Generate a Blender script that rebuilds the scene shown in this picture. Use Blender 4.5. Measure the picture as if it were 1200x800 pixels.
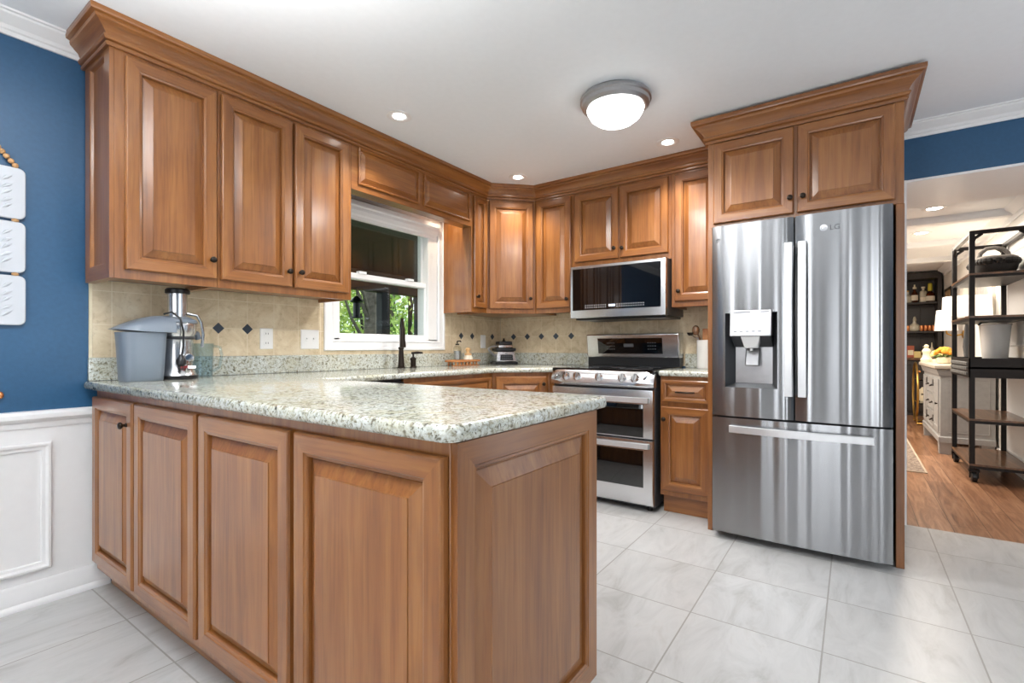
import bpy, bmesh, math, random
from math import sin, cos, pi, radians, sqrt
from mathutils import Vector, Matrix

random.seed(7)
for o in list(bpy.data.objects):
    bpy.data.objects.remove(o, do_unlink=True)
SC = bpy.context.scene
COL = SC.collection

# ---------------------------------------------------------------- camera, world, lights, exposure
cam_d = bpy.data.cameras.new('camera')
cam_d.sensor_width = 36.0
cam_d.lens = 17.1
cam_d.shift_y = 7.85 / 1200
cam_d.clip_start = 0.05
cam = bpy.data.objects.new('camera', cam_d)
COL.objects.link(cam)
cam.location = (0, 0, 1.065)
cam.rotation_euler = (radians(90), 0, radians(35.073 - 90))
SC.camera = cam

SC.view_settings.view_transform = 'Standard'
SC.view_settings.look = 'None'
SC.view_settings.gamma = 1
SC.view_settings.use_curve_mapping = False
SC.view_settings.exposure = 0.45

world = bpy.data.worlds.new('world')
SC.world = world
world.use_nodes = True
bg = world.node_tree.nodes['Background']
bg.inputs[0].default_value = (0.86, 0.93, 1.0, 1)
bg.inputs[1].default_value = 1.7


def lamp(name, kind, loc, energy, color=(1, 1, 1), **kw):
    d = bpy.data.lights.new(name, kind)
    d.energy = energy
    d.color = color
    o = bpy.data.objects.new(name, d)
    COL.objects.link(o)
    o.location = loc
    for k, v in kw.items():
        if k == 'rot':
            o.rotation_euler = v
        else:
            setattr(d, k, v)
    return o


sun = lamp('sun', 'SUN', (20, 20, 30), 3.0, (1, 0.95, 0.85), angle=radians(2))
sun.rotation_euler = Vector((-0.55, -0.1, -0.8)).to_track_quat('-Z', 'Y').to_euler()
# added strip lights in the rear openings, for bright streaks on the fridge
for y_ in (-1.45, -0.2, 1.05):
    lamp('rear_streak_light', 'AREA', (-2.58, y_, 1.2), 10, (0.97, 0.985, 1.0), shape='RECTANGLE', size=1.9, size_y=0.28,
         rot=Vector((1, 0, 0)).to_track_quat('-Z', 'X').to_euler())
lamp('side_window_daylight', 'AREA', (1.7, -3.35, 1.35), 14, (0.97, 0.985, 1.0), shape='RECTANGLE', size=2.4, size_y=1.7,
     rot=Vector((0, 1, 0)).to_track_quat('-Z', 'Z').to_euler())
# unseen uplight added to brighten the ceiling, standing in for a bounced flash
lamp('bounce_fill', 'SPOT', (0.05, 1.1, 1.75), 250, (1, 0.99, 0.98), spot_size=radians(150), spot_blend=0.8, shadow_soft_size=0.12, rot=(pi, 0, 0))


# ---------------------------------------------------------------- materials
def srgb(r, g, b):
    f = lambda c: (c / 255) / 12.92 if c / 255 <= 0.04045 else ((c / 255 + 0.055) / 1.055) ** 2.4
    return (f(r), f(g), f(b), 1)


class NT:
    def __init__(self, name):
        self.m = bpy.data.materials.new(name)
        self.m.use_nodes = True
        self.t = self.m.node_tree
        self.b = self.t.nodes['Principled BSDF']

    def n(self, typ, **kw):
        nd = self.t.nodes.new(typ)
        for k, v in kw.items():
            setattr(nd, k, v)
        return nd

    def l(self, a, b):
        self.t.links.new(a, b)

    def ramp(self, fac, stops):
        r = self.n('ShaderNodeValToRGB')
        el = r.color_ramp.elements
        el[0].position, el[0].color = stops[0]
        el[1].position, el[1].color = stops[-1]
        for p, c in stops[1:-1]:
            e = el.new(p)
            e.color = c
        self.l(fac, r.inputs[0])
        return r.outputs[0]

    def coords(self, scale, kind='Object', rot=(0, 0, 0)):
        tc = self.n('ShaderNodeTexCoord')
        mp = self.n('ShaderNodeMapping')
        mp.inputs['Scale'].default_value = scale
        mp.inputs['Rotation'].default_value = rot
        self.l(tc.outputs[kind], mp.inputs[0])
        return mp.outputs[0]

    def world(self, scale):
        g = self.n('ShaderNodeNewGeometry')
        mp = self.n('ShaderNodeMapping')
        mp.inputs['Scale'].default_value = scale
        self.l(g.outputs['Position'], mp.inputs[0])
        return mp.outputs[0]

    def noise(self, vec, scale=1, detail=4, rough=0.5, dist=0):
        nz = self.n('ShaderNodeTexNoise')
        nz.inputs['Scale'].default_value = scale
        nz.inputs['Detail'].default_value = detail
        nz.inputs['Roughness'].default_value = rough
        nz.inputs['Distortion'].default_value = dist
        self.l(vec, nz.inputs['Vector'])
        return nz.outputs[0]

    def mix(self, fac, a, b, typ='MIX'):
        m = self.n('ShaderNodeMix', data_type='RGBA', blend_type=typ)
        for i, v in ((0, fac), (6, a), (7, b)):
            if hasattr(v, 'links'):
                self.l(v, m.inputs[i])
            else:
                m.inputs[i].default_value = v
        return m.outputs[2]

    def math(self, op, a, b=0.0):
        m = self.n('ShaderNodeMath', operation=op)
        for i, v in ((0, a), (1, b)):
            if hasattr(v, 'links'):
                self.l(v, m.inputs[i])
            else:
                m.inputs[i].default_value = v
        return m.outputs[0]

    def bump(self, h, strength=0.1, dist=0.01):
        b = self.n('ShaderNodeBump')
        b.inputs['Strength'].default_value = strength
        b.inputs['Distance'].default_value = dist
        self.l(h, b.inputs['Height'])
        self.l(b.outputs[0], self.b.inputs['Normal'])

    def base(self, v):
        if hasattr(v, 'links'):
            self.l(v, self.b.inputs['Base Color'])
        else:
            self.b.inputs['Base Color'].default_value = v

    def set(self, **kw):
        for k, v in kw.items():
            self.b.inputs[k.replace('_', ' ')].default_value = v
        return self.m


def plain(name, col, rough=0.5, metal=0.0, noise=0.04, scale=30, **kw):
    t = NT(name)
    v = t.noise(t.coords((scale,) * 3), 1, 3)
    dark = tuple(c * (1 - noise * 2) for c in col[:3]) + (1,)
    t.base(t.ramp(v, [(0.3, dark), (0.7, col)]))
    t.set(Roughness=rough, Metallic=metal)
    return t.set(**kw)


def wood(name, axis, dark, mid, light, rough=0.34, coat=0.5, across=19, along=1.1):
    t = NT(name)
    sc = [across] * 3
    sc['xyz'.index(axis)] = along
    grain = t.noise(t.world(tuple(sc)), 1, 6, 0.6, 0.6)
    sc2 = [6.5] * 3
    sc2['xyz'.index(axis)] = 2.6
    blotch = t.noise(t.world(tuple(sc2)), 1, 3, 0.55, 1.0)
    fine = [110.0] * 3
    fine['xyz'.index(axis)] = 5
    pores = t.noise(t.world(tuple(fine)), 1, 2, 0.5)
    c1 = t.ramp(grain, [(0.3, dark), (0.5, mid), (0.7, light)])
    c2 = t.ramp(blotch, [(0.32, (0.80, 0.76, 0.73, 1)), (0.62, (1, 1, 1, 1))])
    c3 = t.ramp(pores, [(0.34, (0.84, 0.81, 0.78, 1)), (0.5, (1, 1, 1, 1))])
    c = t.mix(0.8, c1, c2, 'MULTIPLY')
    c = t.mix(1.0, c, c3, 'MULTIPLY')
    t.base(c)
    t.bump(pores, 0.04, 0.002)
    t.set(Roughness=rough, Coat_Weight=coat, Coat_Roughness=0.16, Coat_IOR=1.5)
    return t.m


WD, WM, WL = srgb(124, 74, 34), srgb(145, 91, 43), srgb(163, 109, 58)
M = {}
M['wood_v'] = wood('maple_vertical', 'z', WD, WM, WL)
M['wood_x'] = wood('maple_along_x', 'x', WD, WM, WL)
M['wood_y'] = wood('maple_along_y', 'y', WD, WM, WL)
M['shelf_wood'] = wood('shelf_wood', 'x', srgb(70, 48, 30), srgb(112, 78, 50), srgb(140, 100, 66), 0.35)
M['tray_wood'] = wood('tray_wood', 'x', srgb(150, 92, 50), srgb(190, 125, 72), srgb(210, 150, 95), 0.5, 0)
M['bead_wood'] = plain('bead_wood', srgb(205, 160, 110), 0.6)
M['white_paint'] = plain('white_paint', srgb(238, 238, 238), 0.35, noise=0.01)
M['wall_white'] = plain('wall_white', srgb(225, 222, 216), 0.6, noise=0.015)
M['greige'] = plain('greige_wall_paint', srgb(138, 132, 126), 0.6, noise=0.01)
M['ceiling_white'] = plain('ceiling_white', srgb(238, 241, 244), 0.75, noise=0.01)
M['bronze'] = plain('dark_bronze', srgb(52, 44, 38), 0.3, 0.85)
M['black'] = plain('black_plastic', srgb(22, 22, 24), 0.35)
M['black_metal'] = plain('black_iron', srgb(36, 32, 30), 0.45, 0.6)
M['dark_grey'] = plain('dark_grey_plastic', srgb(70, 72, 75), 0.4)
M['grey_plastic'] = plain('grey_plastic', srgb(118, 128, 140), 0.35, noise=0.01)
M['white_plastic'] = plain('white_plastic', srgb(240, 240, 238), 0.3, noise=0.01)
M['plaque_white'] = plain('plaque_white', srgb(206, 210, 216), 0.45, noise=0.01)
M['ceramic'] = plain('white_ceramic', srgb(242, 240, 236), 0.15, noise=0.01)
M['nickel'] = plain('brushed_nickel', srgb(176, 176, 178), 0.32, 0.9)
M['chrome'] = plain('polished_steel', srgb(205, 206, 208), 0.14, 1.0, noise=0.01)
M['gold'] = plain('aged_gold', srgb(190, 150, 80), 0.3, 0.9)
M['copper'] = plain('copper', srgb(226, 150, 96), 0.25, 0.7)
M['dark_cab'] = plain('charcoal_paint', srgb(54, 49, 46), 0.45)
M['sideboard'] = plain('pale_grey_paint', srgb(168, 167, 165), 0.5, noise=0.05)
M['sand_top'] = plain('sideboard_top', srgb(196, 186, 170), 0.45)
M['fabric_white'] = plain('lamp_shade_linen', srgb(250, 248, 242), 0.8, noise=0.01)
M['orange'] = plain('orange_petal', srgb(240, 165, 50), 0.6)
M['leaf_small'] = plain('leaf_green', srgb(96, 120, 60), 0.6)
M['cream'] = plain('cream_stone', srgb(232, 220, 190), 0.6)
M['amber'] = plain('amber_glass', srgb(70, 32, 12), 0.08)
M['pale_glass'] = plain('pale_bottle_glass', srgb(196, 190, 170), 0.08)
M['label_white'] = plain('paper_label', srgb(235, 225, 205), 0.7)
M['label_red'] = plain('brick_red_box', srgb(176, 92, 66), 0.6)
M['yellow'] = plain('yellow_foil', srgb(214, 200, 60), 0.4)
M['candle'] = plain('yellow_wax', srgb(236, 212, 140), 0.5)
M['soap'] = plain('pale_brown_wood', srgb(222, 180, 128), 0.5)
M['bristle'] = plain('bristle', srgb(238, 232, 214), 0.9)
M['blue_red'] = plain('red_badge', srgb(150, 40, 44), 0.4)
M['porch_dark'] = plain('porch_dark_paint', srgb(60, 48, 40), 0.7)
M['post_dark'] = plain('porch_post_paint', srgb(46, 48, 50), 0.7)
M['basket_black'] = plain('woven_black', srgb(40, 38, 36), 0.7, noise=0.3, scale=90)
M['basket_grey'] = plain('woven_grey', srgb(140, 134, 128), 0.7, noise=0.2, scale=90)
M['grass'] = plain('lawn', srgb(96, 130, 60), 0.9, noise=0.3, scale=3)
M['outlet_slot'] = plain('outlet_slot', srgb(120, 120, 118), 0.5)
M['logo_grey'] = plain('logo_grey', srgb(92, 94, 98), 0.4)
M['brick_red'] = plain('picture_print', srgb(206, 168, 120), 0.6, noise=0.35, scale=18)


def blue_wall():
    t = NT('navy_wall_paint')
    n = t.noise(t.world((60, 60, 60)), 1, 3)
    t.base(t.ramp(n, [(0.3, srgb(38, 82, 118)), (0.7, srgb(41, 87, 124))]))
    t.bump(n, 0.12, 0.003)
    return t.set(Roughness=0.38)


M['blue'] = blue_wall()


def granite():
    t = NT('speckled_granite')
    v = t.world((1.25, 1.25, 1.25))
    big = t.noise(v, 9, 4, 0.6, 0.8)
    mid = t.noise(v, 55, 4, 0.6, 0.6)
    small = t.noise(v, 130, 3, 0.6)
    vor = t.n('ShaderNodeTexVoronoi')
    vor.inputs['Scale'].default_value = 95
    vor.inputs['Randomness'].default_value = 1
    t.l(v, vor.inputs['Vector'])
    base = t.ramp(mid, [(0.28, srgb(134, 134, 120)), (0.44, srgb(180, 181, 168)), (0.58, srgb(212, 217, 212)), (0.75, srgb(176, 167, 138))])
    tan = t.ramp(big, [(0.45, (1, 1, 1, 1)), (0.70, (0.90, 0.83, 0.66, 1))])
    c = t.mix(0.8, base, tan, 'MULTIPLY')
    spot = t.ramp(small, [(0.35, (1, 1, 1, 1)), (0.44, (0, 0, 0, 1))])
    spot2 = t.ramp(mid, [(0.35, (1, 1, 1, 1)), (0.42, (0, 0, 0, 1))])
    f = t.mix(1, spot, spot2, 'LIGHTEN')
    dark = t.ramp(vor.outputs['Color'], [(0.2, srgb(70, 66, 56)), (0.7, srgb(142, 134, 112))])
    c = t.mix(f, c, dark)
    t.base(c)
    return t.set(Roughness=0.12, Specular_IOR_Level=1.0)


M['granite'] = granite()


def grid_mask(t, coord, offset, pitch, half):
    """1 on the grout line, 0 elsewhere, for one scalar coordinate"""
    a = t.math('DIVIDE', t.math('SUBTRACT', coord, offset), pitch)
    a = t.math('FRACT', t.math('ADD', a, 100.5))
    a = t.math('ABSOLUTE', t.math('SUBTRACT', a, 0.5))
    return t.math('LESS_THAN', a, half / pitch)


def floor_tile():
    t = NT('stone_floor_tile')
    g = t.n('ShaderNodeNewGeometry')
    sx = t.n('ShaderNodeSeparateXYZ')
    t.l(g.outputs['Position'], sx.inputs[0])
    gx = grid_mask(t, sx.outputs[0], 0.693, 0.443, 0.0028)
    gy = grid_mask(t, sx.outputs[1], 0.09, 0.449, 0.0028)
    line = t.math('MAXIMUM', gx, gy)
    # one random offset per tile so the veins break at the joints
    ix = t.math('FLOOR', t.math('DIVIDE', t.math('SUBTRACT', sx.outputs[0], 0.693), 0.443))
    iy = t.math('FLOOR', t.math('DIVIDE', t.math('SUBTRACT', sx.outputs[1], 0.09), 0.449))
    cx = t.n('ShaderNodeCombineXYZ')
    t.l(t.math('MULTIPLY', ix, 7.31), cx.inputs[0])
    t.l(t.math('MULTIPLY', iy, 5.17), cx.inputs[1])
    t.l(t.math('ADD', t.math('MULTIPLY', ix, 2.3), t.math('MULTIPLY', iy, 3.9)), cx.inputs[2])
    wn = t.n('ShaderNodeTexWhiteNoise')
    t.l(cx.outputs[0], wn.inputs['Vector'])
    add = t.n('ShaderNodeVectorMath', operation='ADD')
    t.l(g.outputs['Position'], add.inputs[0])
    t.l(cx.outputs[0], add.inputs[1])
    mp = t.n('ShaderNodeMapping')
    mp.inputs['Scale'].default_value = (1.6, 5, 1)
    mp.inputs['Rotation'].default_value = (0, 0, 0.5)
    t.l(add.outputs[0], mp.inputs[0])
    vein = t.noise(mp.outputs[0], 1.6, 8, 0.65, 1.2)
    col = t.ramp(vein, [(0.28, srgb(164, 163, 160)), (0.45, srgb(184, 184, 183)), (0.6, srgb(193, 193, 192)), (0.78, srgb(178, 176, 172))])
    tint = t.ramp(wn.outputs[0], [(0.0, (0.93, 0.92, 0.91, 1)), (1.0, (1, 1, 1, 1))])
    col = t.mix(1, col, tint, 'MULTIPLY')
    t.base(t.mix(line, col, srgb(146, 143, 138)))
    t.bump(t.math('SUBTRACT', 1.0, line), 0.3, 0.002)
    return t.set(Roughness=0.3)


M['floor_tile'] = floor_tile()


def wood_floor():
    t = NT('plank_floor')
    g = t.n('ShaderNodeNewGeometry')
    sx = t.n('ShaderNodeSeparateXYZ')
    t.l(g.outputs['Position'], sx.inputs[0])
    W = 0.16
    row = t.math('FLOOR', t.math('DIVIDE', sx.outputs[1], W))
    r1 = t.n('ShaderNodeTexWhiteNoise', noise_dimensions='1D')
    t.l(row, r1.inputs['W'])
    xs = t.math('ADD', sx.outputs[0], t.math('MULTIPLY', r1.outputs[0], 3.0))
    col_i = t.math('FLOOR', t.math('DIVIDE', xs, 1.2))
    cc = t.n('ShaderNodeCombineXYZ')
    t.l(row, cc.inputs[0])
    t.l(col_i, cc.inputs[1])
    r2 = t.n('ShaderNodeTexWhiteNoise')
    t.l(cc.outputs[0], r2.inputs['Vector'])
    line = t.math('MAXIMUM', grid_mask(t, sx.outputs[1], 0, W, 0.0015), grid_mask(t, xs, 0, 1.2, 0.0015))
    grain = t.noise(t.world((1.2, 14, 14)), 1.4, 6, 0.65, 1.5)
    c = t.ramp(grain, [(0.3, srgb(112, 76, 54)), (0.5, srgb(166, 122, 92)), (0.7, srgb(194, 152, 120))])
    tint = t.ramp(r2.outputs[0], [(0, (0.62, 0.58, 0.55, 1)), (1, (1.0, 1.0, 1.0, 1))])
    c = t.mix(1, c, tint, 'MULTIPLY')
    t.base(t.mix(line, c, srgb(60, 38, 26)))
    return t.set(Roughness=0.28)


M['wood_floor'] = wood_floor()


def splash(name, axis, off):
    t = NT(name)
    g = t.n('ShaderNodeNewGeometry')
    sx = t.n('ShaderNodeSeparateXYZ')
    t.l(g.outputs['Position'], sx.inputs[0])
    a = grid_mask(t, sx.outputs['xyz'.index(axis)], off, 0.152, 0.0016)
    b = grid_mask(t, sx.outputs[2], 1.172, 0.152, 0.0016)
    line = t.math('MAXIMUM', a, b)
    n = t.noise(t.world((1, 1, 1)), 7, 7, 0.65, 1.2)
    n2 = t.noise(t.world((1, 1, 1)), 45, 4, 0.6, 0.5)
    c = t.ramp(n, [(0.3, srgb(190, 170, 136)), (0.5, srgb(212, 194, 162)), (0.7, srgb(226, 213, 186))])
    c2 = t.ramp(n2, [(0.32, (0.80, 0.77, 0.72, 1)), (0.45, (1, 1, 1, 1))])
    c = t.mix(0.7, c, c2, 'MULTIPLY')
    t.base(t.mix(line, c, srgb(226, 214, 190)))
    t.bump(t.math('SUBTRACT', 1.0, line), 0.25, 0.002)
    return t.set(Roughness=0.4)


M['splash_x'] = splash('travertine_along_x', 'x', 1.225)
M['splash_y'] = splash('travertine_along_y', 'y', 2.011)
M['diamond'] = plain('slate_diamond', srgb(52, 62, 74), 0.3)


def steel(name, axis_scale, wav, base=(150, 151, 154), rough=0.2, strength=0.25, aniso=0.0):
    t = NT(name)
    n = t.noise(t.coords(axis_scale), 1, 2, 0.5)
    t.base(srgb(*base))
    w = t.noise(t.coords(wav), 1, 1, 0.4)
    t.bump(w, strength, 0.02)
    t.b.inputs['Roughness'].default_value = rough
    t.b.inputs['Metallic'].default_value = 1.0
    if aniso:
        t.b.inputs['Anisotropic'].default_value = aniso
        t.b.inputs['Anisotropic Rotation'].default_value = 0.25
        tg = t.n('ShaderNodeTangent', direction_type='RADIAL', axis='Z')
        t.l(tg.outputs[0], t.b.inputs['Tangent'])
    return t.m


M['steel_fridge'] = steel('stainless_fridge', (0.5, 40, 0.5), (1, 8, 0.07), (150, 151, 153), 0.22, 0.85, 0.88)
M['steel'] = steel('stainless_steel', (0.5, 0.5, 60), (3, 3, 3), (212, 213, 215), 0.25, 0.04)
M['handle_steel'] = plain('satin_handle_steel', srgb(222, 223, 225), 0.3, 0.6, noise=0.01)


def black_glass(name, col=(6, 6, 7), spec=0.5):
    t = NT(name)
    n = t.noise(t.coords((20, 20, 20)), 1, 2)
    t.base(t.ramp(n, [(0.3, srgb(*col)), (0.7, srgb(*[c + 1 for c in col]))]))
    return t.set(Roughness=0.03, Specular_IOR_Level=spec)


M['black_glass'] = black_glass('black_glass', (8, 8, 9), 0.7)
M['oven_glass'] = black_glass('oven_window_glass', (10, 12, 14), 0.7)


def clear_glass(name, tint=(1, 1, 1, 1), rough=0.0):
    t = NT(name)
    out = t.t.nodes['Material Output']
    tr = t.n('ShaderNodeBsdfTransparent')
    tr.inputs[0].default_value = tint
    gl = t.n('ShaderNodeBsdfGlossy')
    gl.inputs['Roughness'].default_value = rough
    lw = t.n('ShaderNodeLayerWeight')
    lw.inputs[0].default_value = 0.5
    fac = t.math('ADD', t.math('MULTIPLY', t.math('POWER', lw.outputs['Facing'], 4.0), 0.9), 0.05)
    nz = t.noise(t.coords((3, 3, 3)), 1, 1)
    bp = t.n('ShaderNodeBump')
    bp.inputs['Strength'].default_value = 0.01
    t.l(nz, bp.inputs['Height'])
    t.l(bp.outputs[0], gl.inputs['Normal'])
    mx = t.n('ShaderNodeMixShader')
    t.l(fac, mx.inputs[0])
    t.l(tr.outputs[0], mx.inputs[1])
    t.l(gl.outputs[0], mx.inputs[2])
    t.l(mx.outputs[0], out.inputs[0])
    return t.m


M['pane'] = clear_glass('window_glass', (0.93, 0.95, 0.94, 1))
M['jug_glass'] = clear_glass('jug_plastic', (0.86, 0.93, 0.96, 1), 0.02)
M['clear'] = clear_glass('clear_bottle_glass', (0.9, 0.9, 0.86, 1), 0.02)


def emit(name, col, strength):
    t = NT(name)
    n = t.noise(t.coords((5, 5, 5)), 1, 1)
    t.base(t.ramp(n, [(0, col), (1, col)]))
    t.b.inputs['Emission Color'].default_value = col
    t.b.inputs['Emission Strength'].default_value = strength
    return t.m


M['dome'] = emit('lit_frosted_dome', (1, 0.98, 0.95, 1), 6)
M['bulb'] = emit('lit_downlight_lens', (1, 0.97, 0.92, 1), 14)
M['shade_lit'] = emit('lit_linen_shade', (1, 0.95, 0.88, 1), 0.4)
M['display'] = emit('lit_display', (0.75, 0.82, 1.0, 1), 1.0)
M['mark'] = emit('lit_touch_mark', (0.8, 0.8, 0.82, 1), 0.2)


def leaves_mat(name, a, b):
    t = NT(name)
    n = t.noise(t.world((1.2, 1.2, 1.2)), 2, 4, 0.6)
    t.base(t.ramp(n, [(0.35, a), (0.65, b)]))
    return t.set(Roughness=0.6)


M['leaf_a'] = leaves_mat('leaves_bright', srgb(128, 164, 66), srgb(206, 226, 128))
M['leaf_b'] = leaves_mat('leaves_mid', srgb(92, 134, 62), srgb(160, 196, 104))
M['bark'] = plain('bark', srgb(112, 106, 96), 0.9, noise=0.25, scale=14)
M['bark_dark'] = plain('bark_dark', srgb(58, 52, 46), 0.9, noise=0.25, scale=14)


def art_mat():
    t = NT('striped_art_print')
    w = t.n('ShaderNodeTexWave')
    w.inputs['Scale'].default_value = 9
    w.inputs['Distortion'].default_value = 3
    t.l(t.coords((1, 1, 0.2)), w.inputs['Vector'])
    t.base(t.ramp(w.outputs[0], [(0.35, srgb(60, 58, 58)), (0.6, srgb(225, 222, 218))]))
    return t.set(Roughness=0.5)


M['art'] = art_mat()


def rug_mat():
    t = NT('woven_rug')
    n = t.noise(t.world((14, 14, 14)), 3, 5, 0.7)
    t.base(t.ramp(n, [(0.35, srgb(88, 72, 62)), (0.5, srgb(140, 122, 108)), (0.65, srgb(172, 158, 144))]))
    t.bump(n, 0.4, 0.004)
    return t.set(Roughness=0.95)


M['rug'] = rug_mat()
M['rug_edge'] = plain('rug_binding', srgb(190, 172, 150), 0.9)


# ---------------------------------------------------------------- mesh builder
class Fr:
    """a local frame: a along u, b upwards, c out along n"""

    def __init__(s, o, u, n):
        s.o, s.u, s.n = Vector(o), Vector(u).normalized(), Vector(n).normalized()

    def at(s, a, b, c=0.0):
        return s.o + s.u * a + Vector((0, 0, b)) + s.n * c


class MB:
    def __init__(s):
        s.v, s.f, s.m = [], [], []

    def add(s, vs, fs, m=0):
        k = len(s.v)
        s.v += [Vector(p) for p in vs]
        for f in fs:
            s.f.append([i + k for i in f])
            s.m.append(m)
        return s

    def hexa(s, p, m=0):
        return s.add(p, [(0, 3, 2, 1), (4, 5, 6, 7), (0, 1, 5, 4), (1, 2, 6, 5), (2, 3, 7, 6), (3, 0, 4, 7)], m)

    def box(s, x0, x1, y0, y1, z0, z1, m=0):
        return s.hexa([(x0, y0, z0), (x1, y0, z0), (x1, y1, z0), (x0, y1, z0),
                       (x0, y0, z1), (x1, y0, z1), (x1, y1, z1), (x0, y1, z1)], m)

    def fbox(s, F, a0, a1, b0, b1, c0, c1, m=0):
        return s.hexa([F.at(a0, b0, c0), F.at(a1, b0, c0), F.at(a1, b0, c1), F.at(a0, b0, c1),
                       F.at(a0, b1, c0), F.at(a1, b1, c0), F.at(a1, b1, c1), F.at(a0, b1, c1)], m)

    def rings(s, F, a0, a1, b0, b1, prof, mats=None, cap=True, back=True, capm=0):
        """nested rectangles: prof = [(inset, height)], mats = material (side, rail) per step"""
        k = len(s.v)
        for ins, c in prof:
            for a, b in ((a0 + ins, b0 + ins), (a1 - ins, b0 + ins), (a1 - ins, b1 - ins), (a0 + ins, b1 - ins)):
                s.v.append(F.at(a, b, c))
        for i in range(len(prof) - 1):
            for j in range(4):
                q = [k + i * 4 + j, k + i * 4 + (j + 1) % 4, k + (i + 1) * 4 + (j + 1) % 4, k + (i + 1) * 4 + j]
                s.f.append(q)
                mm = mats[i] if mats else (0, 0)
                s.m.append(mm[1] if j in (0, 2) else mm[0])
        if cap:
            n = len(prof) - 1
            s.f.append([k + n * 4 + j for j in range(4)])
            s.m.append(capm)
        if back:
            s.f.append([k + 3, k + 2, k + 1, k])
            s.m.append(0)
        return s

    def layers(s, outline, lay, m=0, cap0=True, cap1=True):
        """stack of inset copies of a plan outline: lay = [(inset, z)]"""
        k = len(s.v)
        n = len(outline)
        for ins, z in lay:
            for p in offset_poly(outline, ins):
                s.v.append(Vector((p[0], p[1], z)))
        for i in range(len(lay) - 1):
            for j in range(n):
                s.f.append([k + i * n + j, k + i * n + (j + 1) % n, k + (i + 1) * n + (j + 1) % n, k + (i + 1) * n + j])
                s.m.append(m)
        if cap0:
            s.f.append([k + j for j in reversed(range(n))])
            s.m.append(m)
        if cap1:
            s.f.append([k + (len(lay) - 1) * n + j for j in range(n)])
            s.m.append(m)
        return s

    def tube(s, pts, r, seg=10, m=0, closed=False):
        pts = [Vector(p) for p in pts]
        rs = r if isinstance(r, (list, tuple)) else [r] * len(pts)
        n = len(pts)
        k = len(s.v)
        up = Vector((0.13, 0.21, 0.97)).normalized()
        prev = None
        for i, p in enumerate(pts):
            if closed:
                d = (pts[(i + 1) % n] - pts[i - 1]).normalized()
            else:
                d = (pts[min(i + 1, n - 1)] - pts[max(i - 1, 0)]).normalized()
            if prev is None:
                a = d.cross(up)
                if a.length < 1e-3:
                    a = d.cross(Vector((1, 0, 0)))
                a.normalize()
            else:
                a = (prev - d * prev.dot(d)).normalized()
            prev = a
            b = d.cross(a)
            for j in range(seg):
                t = 2 * pi * j / seg
                s.v.append(p + (a * cos(t) + b * sin(t)) * rs[i])
        for i in range(n if closed else n - 1):
            for j in range(seg):
                i2 = (i + 1) % n
                s.f.append([k + i * seg + j, k + i * seg + (j + 1) % seg, k + i2 * seg + (j + 1) % seg, k + i2 * seg + j])
                s.m.append(m)
        if not closed:
            s.f.append([k + j for j in reversed(range(seg))])
            s.f.append([k + (n - 1) * seg + j for j in range(seg)])
            s.m += [m, m]
        return s

    def lathe(s, c, prof, seg=24, m=0, axis=(0, 0, 1), sx=1.0, sy=1.0):
        """prof = [(radius, distance along axis)]"""
        c = Vector(c)
        ax = Vector(axis).normalized()
        q = Vector((0, 0, 1)).rotation_difference(ax)
        k = len(s.v)
        for r, z in prof:
            for j in range(seg):
                t = 2 * pi * j / seg
                s.v.append(c + q @ Vector((r * cos(t) * sx, r * sin(t) * sy, z)))
        for i in range(len(prof) - 1):
            for j in range(seg):
                s.f.append([k + i * seg + j, k + i * seg + (j + 1) % seg, k + (i + 1) * seg + (j + 1) % seg, k + (i + 1) * seg + j])
                s.m.append(m)
        s.f.append([k + j for j in reversed(range(seg))])
        s.f.append([k + (len(prof) - 1) * seg + j for j in range(seg)])
        s.m += [m, m]
        return s

    def ball(s, c, r, m=0, seg=12, sz=(1, 1, 1)):
        c = Vector(c)
        k = len(s.v)
        nr = max(4, seg // 2)
        for i in range(1, nr):
            p = pi * i / nr
            for j in range(seg):
                t = 2 * pi * j / seg
                s.v.append(c + Vector((r * sin(p) * cos(t) * sz[0], r * sin(p) * sin(t) * sz[1], r * cos(p) * sz[2])))
        for i in range(nr - 2):
            for j in range(seg):
                s.f.append([k + i * seg + j, k + (i + 1) * seg + j, k + (i + 1) * seg + (j + 1) % seg, k + i * seg + (j + 1) % seg])
                s.m.append(m)
        a = len(s.v)
        s.v += [c + Vector((0, 0, r * sz[2])), c - Vector((0, 0, r * sz[2]))]
        for j in range(seg):
            s.f.append([a, k + j, k + (j + 1) % seg])
            s.f.append([a + 1, k + (nr - 2) * seg + (j + 1) % seg, k + (nr - 2) * seg + j])
            s.m += [m, m]
        return s

    def sweep(s, path, prof, m=0, mats=None):
        """moulding: plan path, profile [(outwards, z)]; outwards is to the right of travel"""
        path = [Vector((p[0], p[1])) for p in path]
        n = len(path)
        k = len(s.v)
        L = len(prof)
        for i, p in enumerate(path):
            d0 = (path[i] - path[i - 1]).normalized() if i > 0 else None
            d1 = (path[i + 1] - path[i]).normalized() if i < n - 1 else None
            nrm = lambda d: Vector((d.y, -d.x))
            if d0 is None:
                o = nrm(d1)
            elif d1 is None:
                o = nrm(d0)
            else:
                a, b = nrm(d0), nrm(d1)
                o = (a + b) / (1 + a.dot(b))
            for w, z in prof:
                s.v.append(Vector((p.x + o.x * w, p.y + o.y * w, z)))
        for i in range(n - 1):
            mm = mats[i] if mats else m
            for j in range(L):
                j2 = (j + 1) % L
                s.f.append([k + i * L + j, k + i * L + j2, k + (i + 1) * L + j2, k + (i + 1) * L + j])
                s.m.append(mm)
        s.f.append([k + j for j in range(L)])
        s.f.append([k + (n - 1) * L + j for j in reversed(range(L))])
        s.m += [mats[0] if mats else m, mats[-1] if mats else m]
        return s

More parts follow.
